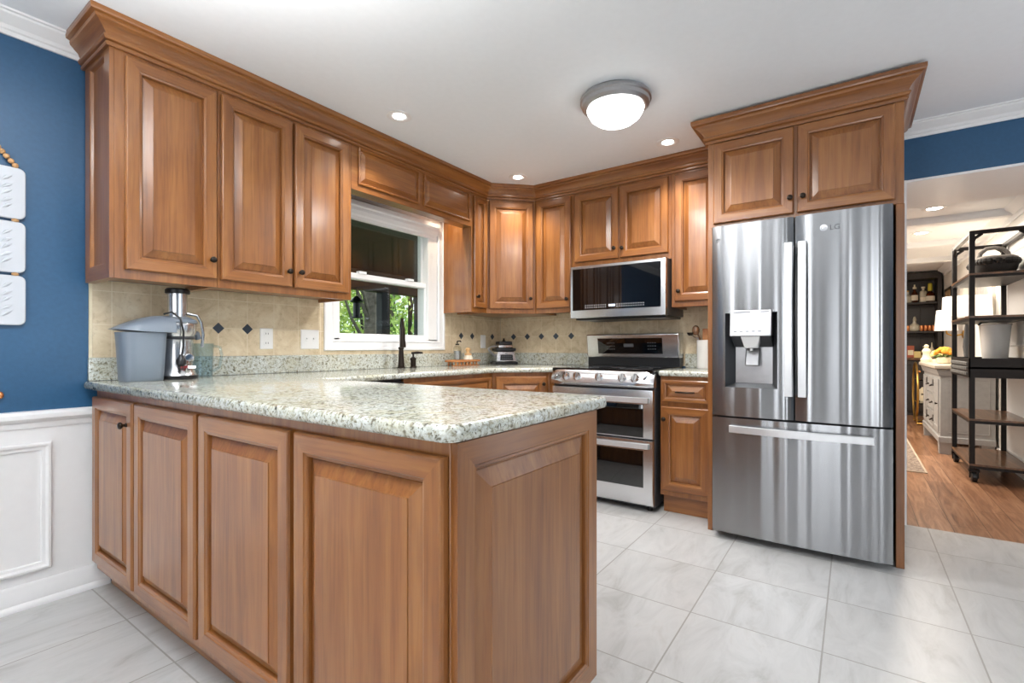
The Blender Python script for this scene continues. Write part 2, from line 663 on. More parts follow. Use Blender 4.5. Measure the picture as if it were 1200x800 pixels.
    def build(s, name, mats, parent=None, smooth=True, bevel=0.0, angle=35, recalc=True):
        if not isinstance(mats, (list, tuple)):
            mats = [mats]
        org = origin(parent)
        me = bpy.data.meshes.new(name)
        me.from_pydata([tuple(p - org) for p in s.v], [], s.f)
        for mt in mats:
            me.materials.append(M[mt] if isinstance(mt, str) else mt)
        me.polygons.foreach_set('material_index', s.m)
        if recalc:
            bm = bmesh.new()
            bm.from_mesh(me)
            bmesh.ops.recalc_face_normals(bm, faces=bm.faces)
            bm.to_mesh(me)
            bm.free()
        if smooth:
            me.polygons.foreach_set('use_smooth', [True] * len(me.polygons))
            me.set_sharp_from_angle(angle=radians(angle))
        me.update()
        o = bpy.data.objects.new(name, me)
        COL.objects.link(o)
        if parent:
            o.parent = parent
        if bevel:
            b = o.modifiers.new('bevel', 'BEVEL')
            b.width = bevel
            b.segments = 2
            b.limit_method = 'ANGLE'
            b.angle_limit = radians(40)
            b.harden_normals = False
        return o


def offset_poly(pts, ins):
    n = len(pts)
    out = []
    for i in range(n):
        p0, p, p1 = Vector(pts[i - 1]), Vector(pts[i]), Vector(pts[(i + 1) % n])
        d0, d1 = (p - p0).normalized(), (p1 - p).normalized()
        a, b = Vector((-d0.y, d0.x)), Vector((-d1.y, d1.x))
        o = (a + b) / max(0.2, (1 + a.dot(b)))
        out.append((p.x + o.x * ins, p.y + o.y * ins))
    return out


def origin(o):
    v = Vector((0, 0, 0))
    while o is not None:
        v += o.location
        o = o.parent
    return v


def thing(name, label, cat, loc=(0, 0, 0), group=None):
    o = bpy.data.objects.new(name, None)
    COL.objects.link(o)
    o.empty_display_size = 0.1
    o.location = loc
    tag(o, label, cat, group)
    return o


def tag(o, label, cat, group=None, kind=None):
    o['label'] = label
    o['category'] = cat
    if group:
        o['group'] = group
    if kind:
        o['kind'] = kind
    return o


def struct(o, label=None):
    o['kind'] = 'structure'
    if label:
        o['label'] = label
        o['category'] = label.split()[-1]
    return o


def rounded_rect(x0, x1, y0, y1, r, n=5):
    pts = []
    for cx, cy, a in ((x1 - r, y0 + r, -90), (x1 - r, y1 - r, 0), (x0 + r, y1 - r, 90), (x0 + r, y0 + r, 180)):
        for i in range(n + 1):
            t = radians(a + 90 * i / n)
            pts.append((cx + r * cos(t), cy + r * sin(t)))
    return pts


# ---------------------------------------------------------------- the room
CEIL = 2.40
WY = 2.785      # window wall
WX = 3.77       # range wall
UY = 2.465      # face of the wall cabinets under the window wall
UX = 3.44       # face of the wall cabinets on the range wall


def sbox(name, mat, *b, label=None, bevel=0):
    return struct(MB().box(*b).build(name, mat, bevel=bevel), label)


sbox('floor', 'floor_tile', -2.7, WX, -3.5, WY + 0.1, -0.1, 0.0)
sbox('floor_lounge', 'wood_floor', WX + 0.0, 11.0, -1.3, 2.0, -0.1, 0.0)
sbox('ceiling', 'ceiling_white', -2.7, WX + 0.1, -3.5, WY + 0.1, CEIL, CEIL + 0.1)

# window wall with its opening
OX0, OX1, OZ0, OZ1 = 1.93, 2.90, 1.12, 2.05
w = MB()
w.box(-2.7, OX0, WY, WY + 0.14, 0, CEIL)
w.box(OX1, WX + 0.1, WY, WY + 0.14, 0, CEIL)
w.box(OX0, OX1, WY, WY + 0.14, 0, OZ0)
w.box(OX0, OX1, WY, WY + 0.14, OZ1, CEIL)
struct(w.build('wall_window_side', 'blue'))
# range wall: solid behind the appliances, a wide cased opening to the lounge
w = MB()
w.box(WX, WX + 0.12, -0.235, WY, 0, CEIL)
w.box(WX, WX + 0.12, -3.5, -1.9, 0, CEIL)
w.box(WX, WX + 0.12, -1.9, -0.235, 2.075, CEIL)
struct(w.build('wall_range_side', 'blue'))
sbox('trim_1', 'white_paint', WX - 0.012, WX + 0.13, -0.262, -0.232, 0, 2.075)
sbox('trim_2', 'white_paint', WX - 0.002, 4.50, -1.9, -0.232, 2.062, 2.076)
# walls behind the camera: slim windows shaped for fridge streaks, and a wide window
w = MB()
for y0, y1 in ((-3.5, -1.75), (-1.15, -0.5), (0.1, 0.75), (1.35, WY)):
    w.box(-2.72, -2.6, y0, y1, 0, CEIL)
for y0, y1 in ((-1.75, -1.15), (-0.5, 0.1), (0.75, 1.35)):
    w.box(-2.72, -2.6, y0, y1, 0, 0.22)
    w.box(-2.72, -2.6, y0, y1, 2.18, CEIL)
struct(w.build('wall_rear', 'greige'))
w = MB()
w.box(-2.7, 0.4, -3.52, -3.4, 0, CEIL)
w.box(3.0, WX, -3.52, -3.4, 0, CEIL)
w.box(0.4, 3.0, -3.52, -3.4, 0, 0.45)
w.box(0.4, 3.0, -3.52, -3.4, 2.25, CEIL)
struct(w.build('wall_right', 'blue'))
for k_, y0 in enumerate((-1.75, -0.5, 0.75)):  # frames round the invented slim rear windows
    w = MB().rings(Fr((-2.64, 0, 0), (0, 1, 0), (1, 0, 0)), y0, y0 + 0.6, 0.22, 2.18, [(0, -0.04), (0, 0.05), (0.05, 0.05), (0.05, -0.04)], cap=False, back=False)
    struct(w.build('window_%d' % (3 + k_), 'white_paint'))
w = MB()
for x in (0.4, 1.24, 2.1, 2.94):
    w.box(x, x + 0.06, -3.48, -3.4, 0.45, 2.25)
w.box(0.4, 3.0, -3.48, -3.4, 2.2, 2.25)
w.box(0.4, 3.0, -3.48, -3.4, 0.45, 0.5)
struct(w.build('window_2', 'white_paint'))

# white crown moulding, chair rail, wainscot and baseboards on the blue walls
CROWN_W = [(0, 2.322), (0.01, 2.322), (0.012, 2.338), (0.02, 2.342), (0.026, 2.355), (0.05, 2.372), (0.066, 2.383), (0.07, 2.39), (0.08, 2.392), (0.08, CEIL), (0, CEIL)]
struct(MB().sweep([(-2.6, WY), (0.66, WY)], CROWN_W).build('trim_3', 'white_paint', angle=18))
struct(MB().sweep([(WX, -0.20), (WX, -3.4)], CROWN_W).build('trim_4', 'white_paint', angle=18))
RAIL = [(0, 0.735), (0.008, 0.735), (0.012, 0.75), (0.012, 0.757), (0.022, 0.765), (0.03, 0.775), (0.03, 0.792), (0.022, 0.803), (0, 0.806)]
struct(MB().sweep([(-2.6, WY), (0.76, WY)], RAIL).build('trim_5', 'white_paint', angle=18))
sbox('trim_6', 'white_paint', -2.6, 0.76, WY - 0.003, WY, 0, 0.745)
BASE = [(0, 0), (0.024, 0), (0.024, 0.012), (0.016, 0.024), (0.013, 0.026), (0.013, 0.075), (0.009, 0.083), (0.009, 0.09), (0.004, 0.1), (0, 0.1)]
struct(MB().sweep([(-2.6, WY - 0.003), (0.76, WY - 0.003)], BASE).build('baseboard_left', 'white_paint'))
FW = Fr((0, WY - 0.003, 0), (1, 0, 0), (0, -1, 0))
pm = MB().rings(FW, -0.35, 0.565, 0.142, 0.672, [(0, 0), (0, 0.010), (0.004, 0.016), (0.012, 0.017), (0.02, 0.010), (0.03, 0.008), (0.034, 0)], cap=False, back=False)
struct(pm.build('trim_7', 'white_paint', angle=18))

# ---------------------------------------------------------------- window over the sink
FWIN = Fr((0, WY, 0), (1, 0, 0), (0, -1, 0))
wn = thing('window_1', 'x', 'window', (2.42, WY, 1.05))
del wn['label'], wn['category']
wn['kind'] = 'structure'
CA0, CA1, CB0, CB1 = 1.857, 2.975, 1.05, 2.135
mb = MB().rings(FWIN, CA0, CA1, CB0, CB1, [(0, 0), (0, 0.018), (0.004, 0.022), (0.02, 0.022), (0.024, 0.017), (0.055, 0.015), (0.062, 0.020), (0.068, 0.020), (0.073, 0.012), (0.074, -0.06), (0.04, -0.06)], cap=False, back=False)
mb.build('window_casing', 'white_paint', wn, angle=18)
# moulded head over the casing, the crown-shaped blind valance seen under the cabinet
hd = MB().sweep([(CA0 + 0.07, WY + 0.02), (CA1 - 0.10, WY + 0.02)],
                [(0, 1.945), (0.03, 1.945), (0.036, 1.965), (0.05, 1.975), (0.062, 2.0), (0.064, 2.02), (0.078, 2.028), (0.078, 2.058), (0.07, 2.062), (0, 2.062)])
hd.build('window_head', 'white_paint', wn, angle=18)
# jamb liner and two sashes
mb = MB()
mb.box(OX0, OX0 + 0.05, WY + 0.0, WY + 0.12, OZ0, OZ1)
mb.box(2.80, OX1, WY + 0.0, WY + 0.12, OZ0, OZ1)
mb.box(OX0, OX1, WY + 0.0, WY + 0.12, 2.0, OZ1)
mb.box(OX0, OX1, WY + 0.0, WY + 0.12, OZ0, 1.135)
mb.box(2.842, 2.846, WY - 0.002, WY + 0.002, 1.55, 1.80)
mb.box(2.836, 2.852, WY - 0.004, WY + 0.002, 1.80, 1.83)
mb.build('window_jamb', 'white_paint', wn, bevel=0.002)
FS1 = Fr((0, WY + 0.06, 0), (1, 0, 0), (0, -1, 0))
FS2 = Fr((0, WY + 0.095, 0), (1, 0, 0), (0, -1, 0))
s1 = MB().rings(FS1, 1.965, 2.835, 1.125, 1.585, [(0, 0), (0, 0.03), (0.003, 0.033), (0.034, 0.033), (0.042, 0.022), (0.042, 0)], cap=False, back=False)
s1.box(2.15, 2.21, WY + 0.015, WY + 0.05, 1.583, 1.6).box(2.60, 2.66, WY + 0.015, WY + 0.05, 1.583, 1.6)
lo = s1.build('lower_sash', 'white_paint', wn)
MB().box(2.0, 2.8, WY + 0.044, WY + 0.050, 1.16, 1.55).build('pane', 'pane', lo)
s2 = MB().rings(FS2, 1.965, 2.835, 1.545, 2.03, [(0, 0), (0, 0.03), (0.034, 0.033), (0.042, 0.022), (0.042, 0)], cap=False, back=False)
up = s2.build('upper_sash', 'white_paint', wn)
MB().box(2.0, 2.8, WY + 0.078, WY + 0.084, 1.58, 1.995).build('pane', 'pane', up)

# ---------------------------------------------------------------- cabinet parts
FWW = Fr((0, UY, 0), (1, 0, 0), (0, -1, 0))            # a = x
FRW = Fr((UX, 0, 0), (0, -1, 0), (-1, 0, 0))           # a = -y
FPL = Fr((0.71, 0, 0), (0, -1, 0), (-1, 0, 0))         # peninsula doors, a = -y
FPE = Fr((0, 0.645, 0), (1, 0, 0), (0, -1, 0))         # peninsula end, a = x
FFR = Fr((3.005, 0, 0), (0, -1, 0), (-1, 0, 0))        # cabinet over the fridge
FDG = Fr((3.15, UY, 0), (1, -1, 0), (-1, -1, 0))       # corner wall cabinet
FBS = Fr((0, 2.175, 0), (1, 0, 0), (0, -1, 0))         # sink base
FBR = Fr((3.15, 0, 0), (0, -1, 0), (-1, 0, 0))         # base right of the range
FBD = Fr((2.846, 2.175, 0), (0.304, -0.304, 0), (-1, -1, 0))


def door_profile(fr=0.058, t=0.022):
    return [(0, 0.002), (0, t - 0.007), (0.003, t - 0.002), (0.006, t), (fr - 0.012, t), (fr - 0.010, t - 0.003), (fr - 0.003, t - 0.005), (fr - 0.001, t - 0.009), (fr, 0.003),
            (fr + 0.0035, 0.003), (fr + 0.004, t - 0.0165), (fr + 0.036, t - 0.003), (fr + 0.0365, t - 0.0005), (fr + 0.038, t)]


def panel_mesh(F, a0, a1, b0, b1, fr=0.058, t=0.022):
    p = door_profile(fr, t)
    mats = [(0, 1) if i < 8 else (0, 0) for i in range(len(p) - 1)]
    return MB().rings(F, a0, a1, b0, b1, p, mats)


def knob(F, a, b, c, parent, r=0.0145):
    k = MB().lathe(F.at(a, b, c), [(0.008, -0.002), (0.0085, 0.003), (0.0055, 0.007), (0.0055, 0.013), (r * 0.8, 0.016), (r, 0.021), (r * 0.93, 0.026), (r * 0.6, 0.029), (0.001, 0.030)], 16, axis=F.n)
    return k.build('knob', 'bronze', parent)


def door(F, a0, a1, b0, b1, parent, rail, kn=None, name='door', fr=0.058):
    d = panel_mesh(F, a0, a1, b0, b1, fr).build(name, ['wood_v', rail], parent, angle=14)
    if kn:
        knob(F, kn[0], kn[1], 0.021, d)
    return d


def wall_body(F, a0, a1, b0, b1, depth, parent, lip=0.02):
    m = MB().fbox(F, a0, a1, b0, b1, -0.02, 0).fbox(F, a0, a1, b0 + lip, b1, -depth, -0.0201)
    m.fbox(F, a0, a0 + 0.018, b0, b0 + lip, -depth, -0.0201).fbox(F, a1 - 0.018, a1, b0, b0 + lip, -depth, -0.0201)
    return m.build('body', 'wood_v', parent, bevel=0.0015)


# ---- wall cabinets on the window wall
UB = 1.352
DT = 2.27
UD = WY - UY - 0.0125
c = thing('upper_cabinet', 'single-door wooden wall cabinet beside the blue wall, hanging above the juicer', 'cabinet', (0.89, UY, UB))
b = wall_body(FWW, 0.69, 1.083, UB, 2.33, UD, c)
FSD = Fr((0.69, 0, 0), (0, -1, 0), (-1, 0, 0))
MB().rings(FSD, -WY + 0.0125, -UY - 0.0, UB, 2.33, [(0, 0.0005), (0, 0.016), (0.060, 0.016), (0.064, 0.013), (0.068, 0.003), (0.075, 0.002)], [(0, 1)] * 5).build('end_panel', ['wood_v', 'wood_y'], c, angle=14)
door(FWW, 0.724, 1.074, 1.39, DT, c, 'wood_x', (1.05, 1.475))
c = thing('upper_cabinet', 'double-door wooden wall cabinet between the juicer corner and the window', 'cabinet', (1.46, UY, UB))
wall_body(FWW, 1.084, 1.832, UB, 2.33, UD, c)
door(FWW, 1.095, 1.45, 1.39, DT, c, 'wood_x', (1.425, 1.47))
door(FWW, 1.464, 1.804, 1.39, DT, c, 'wood_x', (1.491, 1.472))

c = thing('window_valance', 'wooden valance with two raised panels bridging the cabinets above the window', 'valance', (2.39, UY, 2.02))
MB().box(1.833, 2.954, UY, UY + 0.095, 2.022, 2.33).box(1.833, 2.954, UY + 0.095, WY - 0.003, 2.31, 2.33).build('body', 'wood_x', c, bevel=0.0015)
for a0, a1 in ((1.88, 2.385), (2.43, 2.93)):
    MB().rings(FWW, a0, a1, 2.06, 2.285, [(0, 0.0005), (0.0, 0.012), (0.006, 0.014), (0.012, 0.012), (0.015, 0.001), (0.019, 0.001), (0.020, 0.002), (0.045, 0.012), (0.046, 0.014)], [(1, 1)] * 8, capm=1).build('raised_panel', ['wood_v', 'wood_x'], c, angle=14)
pl = thing('puck_light', 'small warm lamp tucked behind the wooden valance above the window', 'light', (2.66, 2.60, 2.31))
MB().lathe((2.66, 2.60, 2.31), [(0.035, 0), (0.035, -0.018), (0.028, -0.02)], 20).build('housing', 'nickel', pl)
MB().lathe((2.66, 2.60, 2.29), [(0.026, 0), (0.026, -0.004)], 20).build('lens', 'bulb', pl)
lamp('puck_light_lamp', 'SPOT', (2.66, 2.592, 2.283), 18, (1.0, 0.84, 0.62), spot_size=radians(78), spot_blend=0.6, shadow_soft_size=0.02, rot=Vector((0.40, -0.03, -0.60)).to_track_quat('-Z', 'Y').to_euler())

c = thing('upper_cabinet', 'very narrow wooden wall cabinet just right of the window', 'cabinet', (3.05, UY, UB))
wall_body(FWW, 2.955, 3.149, UB, 2.33, UD, c)
door(FWW, 2.972, 3.138, 1.39, DT, c, 'wood_x', (2.998, 1.475), fr=0.045)

c = thing('upper_cabinet', 'angled wooden corner wall cabinet above the blender', 'cabinet', (3.40, 2.42, UB))
dl = 0.29 * sqrt(2)
m = MB()
out = [(3.151, UY), (3.44, 2.176), (WX - 0.0125, 2.176), (WX - 0.0125, WY - 0.0125), (3.151, WY - 0.0125)]
m.layers(out, [(0.0, UB), (0.0, 2.33)])
m.build('body', 'wood_v', c, bevel=0.0015)
door(FDG, 0.02, dl - 0.022, 1.39, DT, c, 'wood_x', (dl - 0.05, 1.475))

c = thing('upper_cabinet', 'tall narrow wooden wall cabinet left of the microwave', 'cabinet', (UX, 1.99, UB))
RD = WX - UX - 0.0125
wall_body(FRW, -2.174, -1.812, UB, 2.33, RD, c)
door(FRW, -2.155, -1.835, 1.39, DT, c, 'wood_y', (-1.862, 1.457))
c = thing('upper_cabinet', 'short two-door wooden wall cabinet directly over the microwave', 'cabinet', (UX, 1.43, 1.70))
wall_body(FRW, -1.811, -1.046, 1.695, 2.33, RD, c)
door(FRW, -1.80, -1.437, 1.738, DT, c, 'wood_y', (-1.463, 1.812))
door(FRW, -1.424, -1.065, 1.738, DT, c, 'wood_y', (-1.40, 1.806))
c = thing('upper_cabinet', 'single-door wooden wall cabinet between microwave and fridge', 'cabinet', (UX, 0.87, UB))
wall_body(FRW, -1.045, -0.703, UB, 2.33, RD, c)
door(FRW, -1.02, -0.715, 1.39, DT, c, 'wood_y', (-0.99, 1.459))

CP = [(0, 2.288), (0.010, 2.288), (0.013, 2.294), (0.013, 2.300), (0.006, 2.303), (0.006, 2.306), (0.017, 2.309), (0.022, 2.316), (0.022, 2.324), (0.014, 2.328), (0.018, 2.336), (0.028, 2.347), (0.042, 2.357), (0.056, 2.364), (0.060, 2.370), (0.060, 2.374), (0.074, 2.377), (0.077, 2.384), (0.077, 2.399), (0, 2.399)]
cr = MB().sweep([(0.673, WY - 0.004), (0.673, UY), (3.15, UY), (UX, 2.175), (UX, 0.712)],
                CP[::-1] if False else [(w_, z_) for w_, z_ in CP], mats=[1, 0, 0, 1]).build('crown_moulding', ['wood_x', 'wood_y'], angle=18)
tag(cr, 'long wooden crown moulding along the tops of the wall cabinets round the corner', 'moulding')

# ---- fridge surround
c = thing('upper_cabinet', 'deep two-door wooden cabinet above the stainless fridge', 'cabinet', (3.3, 0.25, 1.765))
m = MB().fbox(FFR, -0.70, 0.20, 1.765, 2.34, -0.76, 0)
m.build('body', 'wood_v', c, bevel=0.0015)
door(FFR, -0.668, -0.262, 1.785, 2.25, c, 'wood_y', (-0.277, 1.866))
door(FFR, -0.245, 0.166, 1.785, 2.25, c, 'wood_y', (-0.218, 1.866))
p1 = MB().box(3.003, WX - 0.003, 0.676, 0.7015, 0, 1.764).build('end_panel', 'wood_v', bevel=0.002)
tag(p1, 'tall wooden end panel left of the fridge, next to the small base cabinet', 'panel')
p2 = MB().box(3.003, WX - 0.003, -0.2015, -0.168, 0, 1.764).build('end_panel', 'wood_v', bevel=0.002)
tag(p2, 'tall wooden end panel right of the fridge, at the opening to the lounge', 'panel')
CF = [(0, 2.256), (0.010, 2.256), (0.013, 2.262), (0.013, 2.268), (0.006, 2.271), (0.006, 2.274), (0.017, 2.278), (0.022, 2.285), (0.022, 2.293), (0.014, 2.298), (0.018, 2.308), (0.028, 2.322), (0.042, 2.334), (0.056, 2.343), (0.060, 2.350), (0.060, 2.354), (0.074, 2.358), (0.077, 2.366), (0.077, 2.384), (0, 2.384)]
cr = MB().sweep([(WX - 0.09, 0.7025), (3.003, 0.7025), (3.003, -0.2025), (WX - 0.09, -0.2025)], CF, mats=[0, 1, 0]).build('crown_moulding', ['wood_x', 'wood_y'], angle=18)
tag(cr, 'wooden crown moulding wrapped around the cabinet over the fridge', 'moulding')

# ---- peninsula
c = thing('peninsula_cabinet', 'wooden peninsula base with four raised-panel doors and panelled end under granite', 'cabinet', (1.0, 1.7, 0))
m = MB().box(0.71, 1.337, 0.645, WY - 0.03, 0.087, 0.884)
m.build('body', 'wood_v', c, bevel=0.003)
MB().box(0.762, 1.27, 0.70, WY - 0.03, 0, 0.0865).build('toe_kick', 'wood_y', c)
DZ0, DZ1 = 0.128, 0.853
for i, (y1, y0) in enumerate(((2.74, 2.273), (2.247, 1.727), (1.70, 1.185), (1.162, 0.65))):
    door(FPL, -y1, -y0, DZ0, DZ1, c, 'wood_y', (-2.32, 0.765) if i == 0 else None)
MB().rings(FPE, 0.712, 1.337, 0.088, 0.88, [(0, 0.0005), (0, 0.016), (0.052, 0.016), (0.055, 0.013), (0.060, 0.014), (0.064, 0.010), (0.065, 0.001), (0.069, 0.001), (0.070, 0.002), (0.110, 0.014), (0.111, 0.016)], [(0, 1)] * 6 + [(0, 0)] * 4).build('end_panel', ['wood_v', 'wood_x'], c, angle=14)

# ---- base cabinets along the window wall, corner and beside the range
c = thing('sink_base_cabinet', 'wooden sink base cabinet below the window, seen over the peninsula top', 'cabinet', (2.4, 2.4, 0))
MB().box(1.982, 2.845, 2.175, WY - 0.03, 0.10, 0.884).build('body', 'wood_v', c, bevel=0.002)
MB().box(1.982, 2.845, 2.235, WY - 0.03, 0, 0.0995).build('toe_kick', 'wood_x', c)
MB().rings(FBS, 2.01, 2.815, 0.70, 0.855, door_profile(0.03), [(0, 1)] * 13).build('false_drawer', ['wood_v', 'wood_x'], c, angle=14)
for a0, a1, k in ((2.01, 2.405, 2.38), (2.42, 2.815, 2.445)):
    door(FBS, a0, a1, 0.13, 0.68, c, 'wood_x', (k, 0.64))
c = thing('corner_base_cabinet', 'angled wooden corner base cabinet between sink and range', 'cabinet', (3.3, 2.3, 0))
out = [(2.847, 2.174), (3.15, 1.871), (3.15, 1.807), (WX - 0.03, 1.807), (WX - 0.03, WY - 0.03), (2.847, WY - 0.03)]
MB().layers(out, [(0, 0.10), (0, 0.884)]).build('body', 'wood_v', c, bevel=0.002)
MB().layers(offset_poly(out, 0.05), [(0, 0), (0, 0.0995)]).build('toe_kick', 'wood_x', c)
door(FBD, 0.025, 0.405, 0.13, 0.855, c, 'wood_x', (0.38, 0.80))
c = thing('base_cabinet', 'small wooden base cabinet with drawer between range and fridge', 'cabinet', (3.4, 0.87, 0))
MB().box(3.15, WX - 0.03, 0.704, 1.03, 0.115, 0.884).build('body', 'wood_v', c, bevel=0.002)
MB().box(3.19, WX - 0.03, 0.704, 1.02, 0, 0.1145).build('toe_kick', 'wood_y', c)
dr = MB().rings(FBR, -1.018, -0.72, 0.72, 0.862, door_profile(0.032), [(0, 1)] * 13).build('drawer', ['wood_v', 'wood_y'], c, angle=14)
F = FBR
MB().tube([F.at(-0.925, 0.786, 0.018), F.at(-0.922, 0.786, 0.036), F.at(-0.90, 0.787, 0.045), F.at(-0.84, 0.787, 0.045), F.at(-0.818, 0.786, 0.036), F.at(-0.815, 0.786, 0.018)], [0.006, 0.005, 0.0055, 0.0055, 0.005, 0.006], 8).build('drawer_pull', 'bronze', dr)
door(FBR, -1.018, -0.72, 0.15, 0.69, c, 'wood_y', (-0.998, 0.61))

# dishwasher
c = thing('dishwasher', 'stainless dishwasher with black top edge left of the sink cabinet', 'dishwasher', (1.67, 2.4, 0))
MB().box(1.385, 1.978, 2.19, WY - 0.04, 0.02, 0.883).build('body', 'black', c)
MB().box(1.39, 1.975, 2.155, 2.19, 0.12, 0.83).build('door_panel', 'steel', c, bevel=0.004)
MB().box(1.39, 1.975, 2.16, 2.19, 0.832, 0.868).build('control_strip', 'black', c, bevel=0.003)

# ---- granite worktops
def arc(cx, cy, r, a0, a1, n=6):
    return [(cx + r * cos(radians(a0 + (a1 - a0) * i / n)), cy + r * sin(radians(a0 + (a1 - a0) * i / n))) for i in range(n + 1)]


EDGE = [(0.012, 0.885), (0.004, 0.887), (0.0, 0.894), (0.0, 0.908), (0.003, 0.915), (0.008, 0.919), (0.014, 0.920)]
ct = thing('granite_worktop', 'large L-shaped speckled granite worktop covering the peninsula, sink run and corner', 'worktop', (1.2, 1.7, 0.885))
X0, Y0, X1 = 0.668, 0.608, 1.388
out = arc(X0 + 0.035, Y0 + 0.035, 0.035, 180, 270) + arc(X1 - 0.035, Y0 + 0.035, 0.035, 270, 360) + [(X1, 2.145), (2.832, 2.145), (3.12, 1.857), (3.12, 1.808), (WX - 0.003, 1.808), (WX - 0.003, WY - 0.003), (X0 + 0.02, WY - 0.003), (X0, WY - 0.02)]
MB().layers(out, EDGE).build('slab', 'granite', ct, angle=50)
up = MB().box(0.684, WX - 0.0045, WY - 0.022, WY - 0.0035, 0.9205, 1.022).box(WX - 0.022, WX - 0.0035, 1.81, WY - 0.0225, 0.9205, 1.022)
up.build('upstand', 'granite', ct, bevel=0.002)
ct2 = thing('granite_worktop', 'small speckled granite worktop between range and fridge', 'worktop', (3.4, 0.87, 0.885))
out = arc(3.118 + 0.02, 1.038 - 0.02, 0.02, 90, 180)[::1] + [(3.118, 0.705), (WX - 0.003, 0.705), (WX - 0.003, 1.038)]
MB().layers(out, EDGE).build('slab', 'granite', ct2, angle=50)
MB().box(WX - 0.022, WX - 0.0035, 0.706, 1.037, 0.9205, 1.022).build('upstand', 'granite', ct2, bevel=0.002)

# ---- tiled backsplash
sp = thing('tile_backsplash', 'beige travertine backsplash with dark diamond insets running along both walls', 'backsplash', (2.2, WY, 1.02))
m = MB()
m.box(0.70, 1.856, WY - 0.009, WY - 0.0005, 1.0225, 1.3715)
m.box(2.977, WX - 0.01, WY - 0.009, WY - 0.0005, 1.0225, 1.3715)
m.box(1.856, 2.977, WY - 0.009, WY - 0.0005, 1.0225, 1.049)
m.box(0.688, 0.6995, WY - 0.010, WY - 0.0005, 1.0225, 1.3715, 2)
m.box(WX - 0.009, WX - 0.0005, 0.703, WY - 0.01, 1.0225, 1.70, 1)
m.box(WX - 0.009, WX - 0.0005, 1.04, 1.807, 0.93, 1.0224, 1)
D = 0.030
for x in (0.921, 1.073, 1.225, 1.377, 3.189, 3.338, 3.632):
    F = Fr((x, WY - 0.0092, 1.172), (1, 0, 0), (0, -1, 0))
    m.add([F.at(-D, 0, 0), F.at(0, -D, 0), F.at(D, 0, 0), F.at(0, D, 0), F.at(-D + .002, 0, .0012), F.at(0, -D + .002, .0012), F.at(D - .002, 0, .0012), F.at(0, D - .002, .0012)],
          [(4, 5, 6, 7), (0, 1, 5, 4), (1, 2, 6, 5), (2, 3, 7, 6), (3, 0, 4, 7)], 3)
for y in (2.623, 2.468, 2.316, 2.164, 2.011):
    F = Fr((WX - 0.0092, y, 1.172), (0, -1, 0), (-1, 0, 0))
    m.add([F.at(-D, 0, 0), F.at(0, -D, 0), F.at(D, 0, 0), F.at(0, D, 0), F.at(-D + .002, 0, .0012), F.at(0, -D + .002, .0012), F.at(D - .002, 0, .0012), F.at(0, D - .002, .0012)],
          [(4, 5, 6, 7), (0, 1, 5, 4), (1, 2, 6, 5), (2, 3, 7, 6), (3, 0, 4, 7)], 3)
m.build('tile_field', ['splash_x', 'splash_y', 'cream', 'diamond'], sp, smooth=False, recalc=False)


# ---- outlets and switch on the backsplash
def plate(name, label, cat, x, z, w_, h_):
    t = thing(name, label, cat, (x, WY - 0.0095, z))
    F = Fr((x, WY - 0.0095, z), (1, 0, 0), (0, -1, 0))
    MB().rings(F, -w_ / 2, w_ / 2, -h_ / 2, h_ / 2, [(0, 0), (0, 0.003), (0.003, 0.006), (0.006, 0.0065)]).build('cover_plate', 'white_plastic', t)
    return t, F


t, F = plate('wall_outlet', 'white double outlet plate on the beige tiles left of the light switch', 'outlet', 1.484, 1.12, 0.075, 0.12)
for dz in (0.027, -0.027):
    s = MB().layers([(p[0], p[1]) for p in rounded_rect(-0.017, 0.017, -0.014, 0.014, 0.008)], [(0, 0), (0, 0.002)])
    s.v = [F.at(p.x, p.y + dz, 0.0062 + p.z) for p in s.v]
    s.fbox(F, -0.008, -0.005, dz - 0.003, dz + 0.007, 0.008, 0.0088, 1).fbox(F, 0.005, 0.008, dz - 0.003, dz + 0.007, 0.008, 0.0088, 1)
    s.build('socket', ['white_plastic', 'outlet_slot'], t)
t, F = plate('light_switch', 'white double toggle switch plate on tiles just left of the window', 'switch', 1.758, 1.12, 0.122, 0.12)
for dx in (-0.023, 0.023):
    MB().fbox(F, dx - 0.005, dx + 0.005, -0.012, 0.012, 0.006, 0.008).fbox(F, dx - 0.0035, dx + 0.0035, 0.0, 0.009, 0.008, 0.016).build('toggle', ['white_plastic'], t, bevel=0.0008)
t, F = plate('wall_outlet', 'white outlet plate on beige tiles beside the blender in the corner', 'outlet', 3.49, 1.125, 0.072, 0.12)
MB().fbox(F, -0.017, 0.017, -0.033, 0.033, 0.006, 0.009).build('socket', 'white_plastic', t, bevel=0.001)

# ---------------------------------------------------------------- refrigerator
FX = 2.895
fg = thing('refrigerator', 'stainless french-door refrigerator with water dispenser and bottom freezer drawer', 'refrigerator', (3.3, 0.25, 0))
MB().box(3.012, WX - 0.03, -0.150, 0.650, 0.03, 1.735).build('body', 'dark_grey', fg, bevel=0.004)
MB().box(3.02, 3.06, -0.14, 0.64, 0.004, 0.06).build('kick_grille', 'black', fg)
FFg = Fr((2.96, 0, 0), (0, -1, 0), (-1, 0, 0))


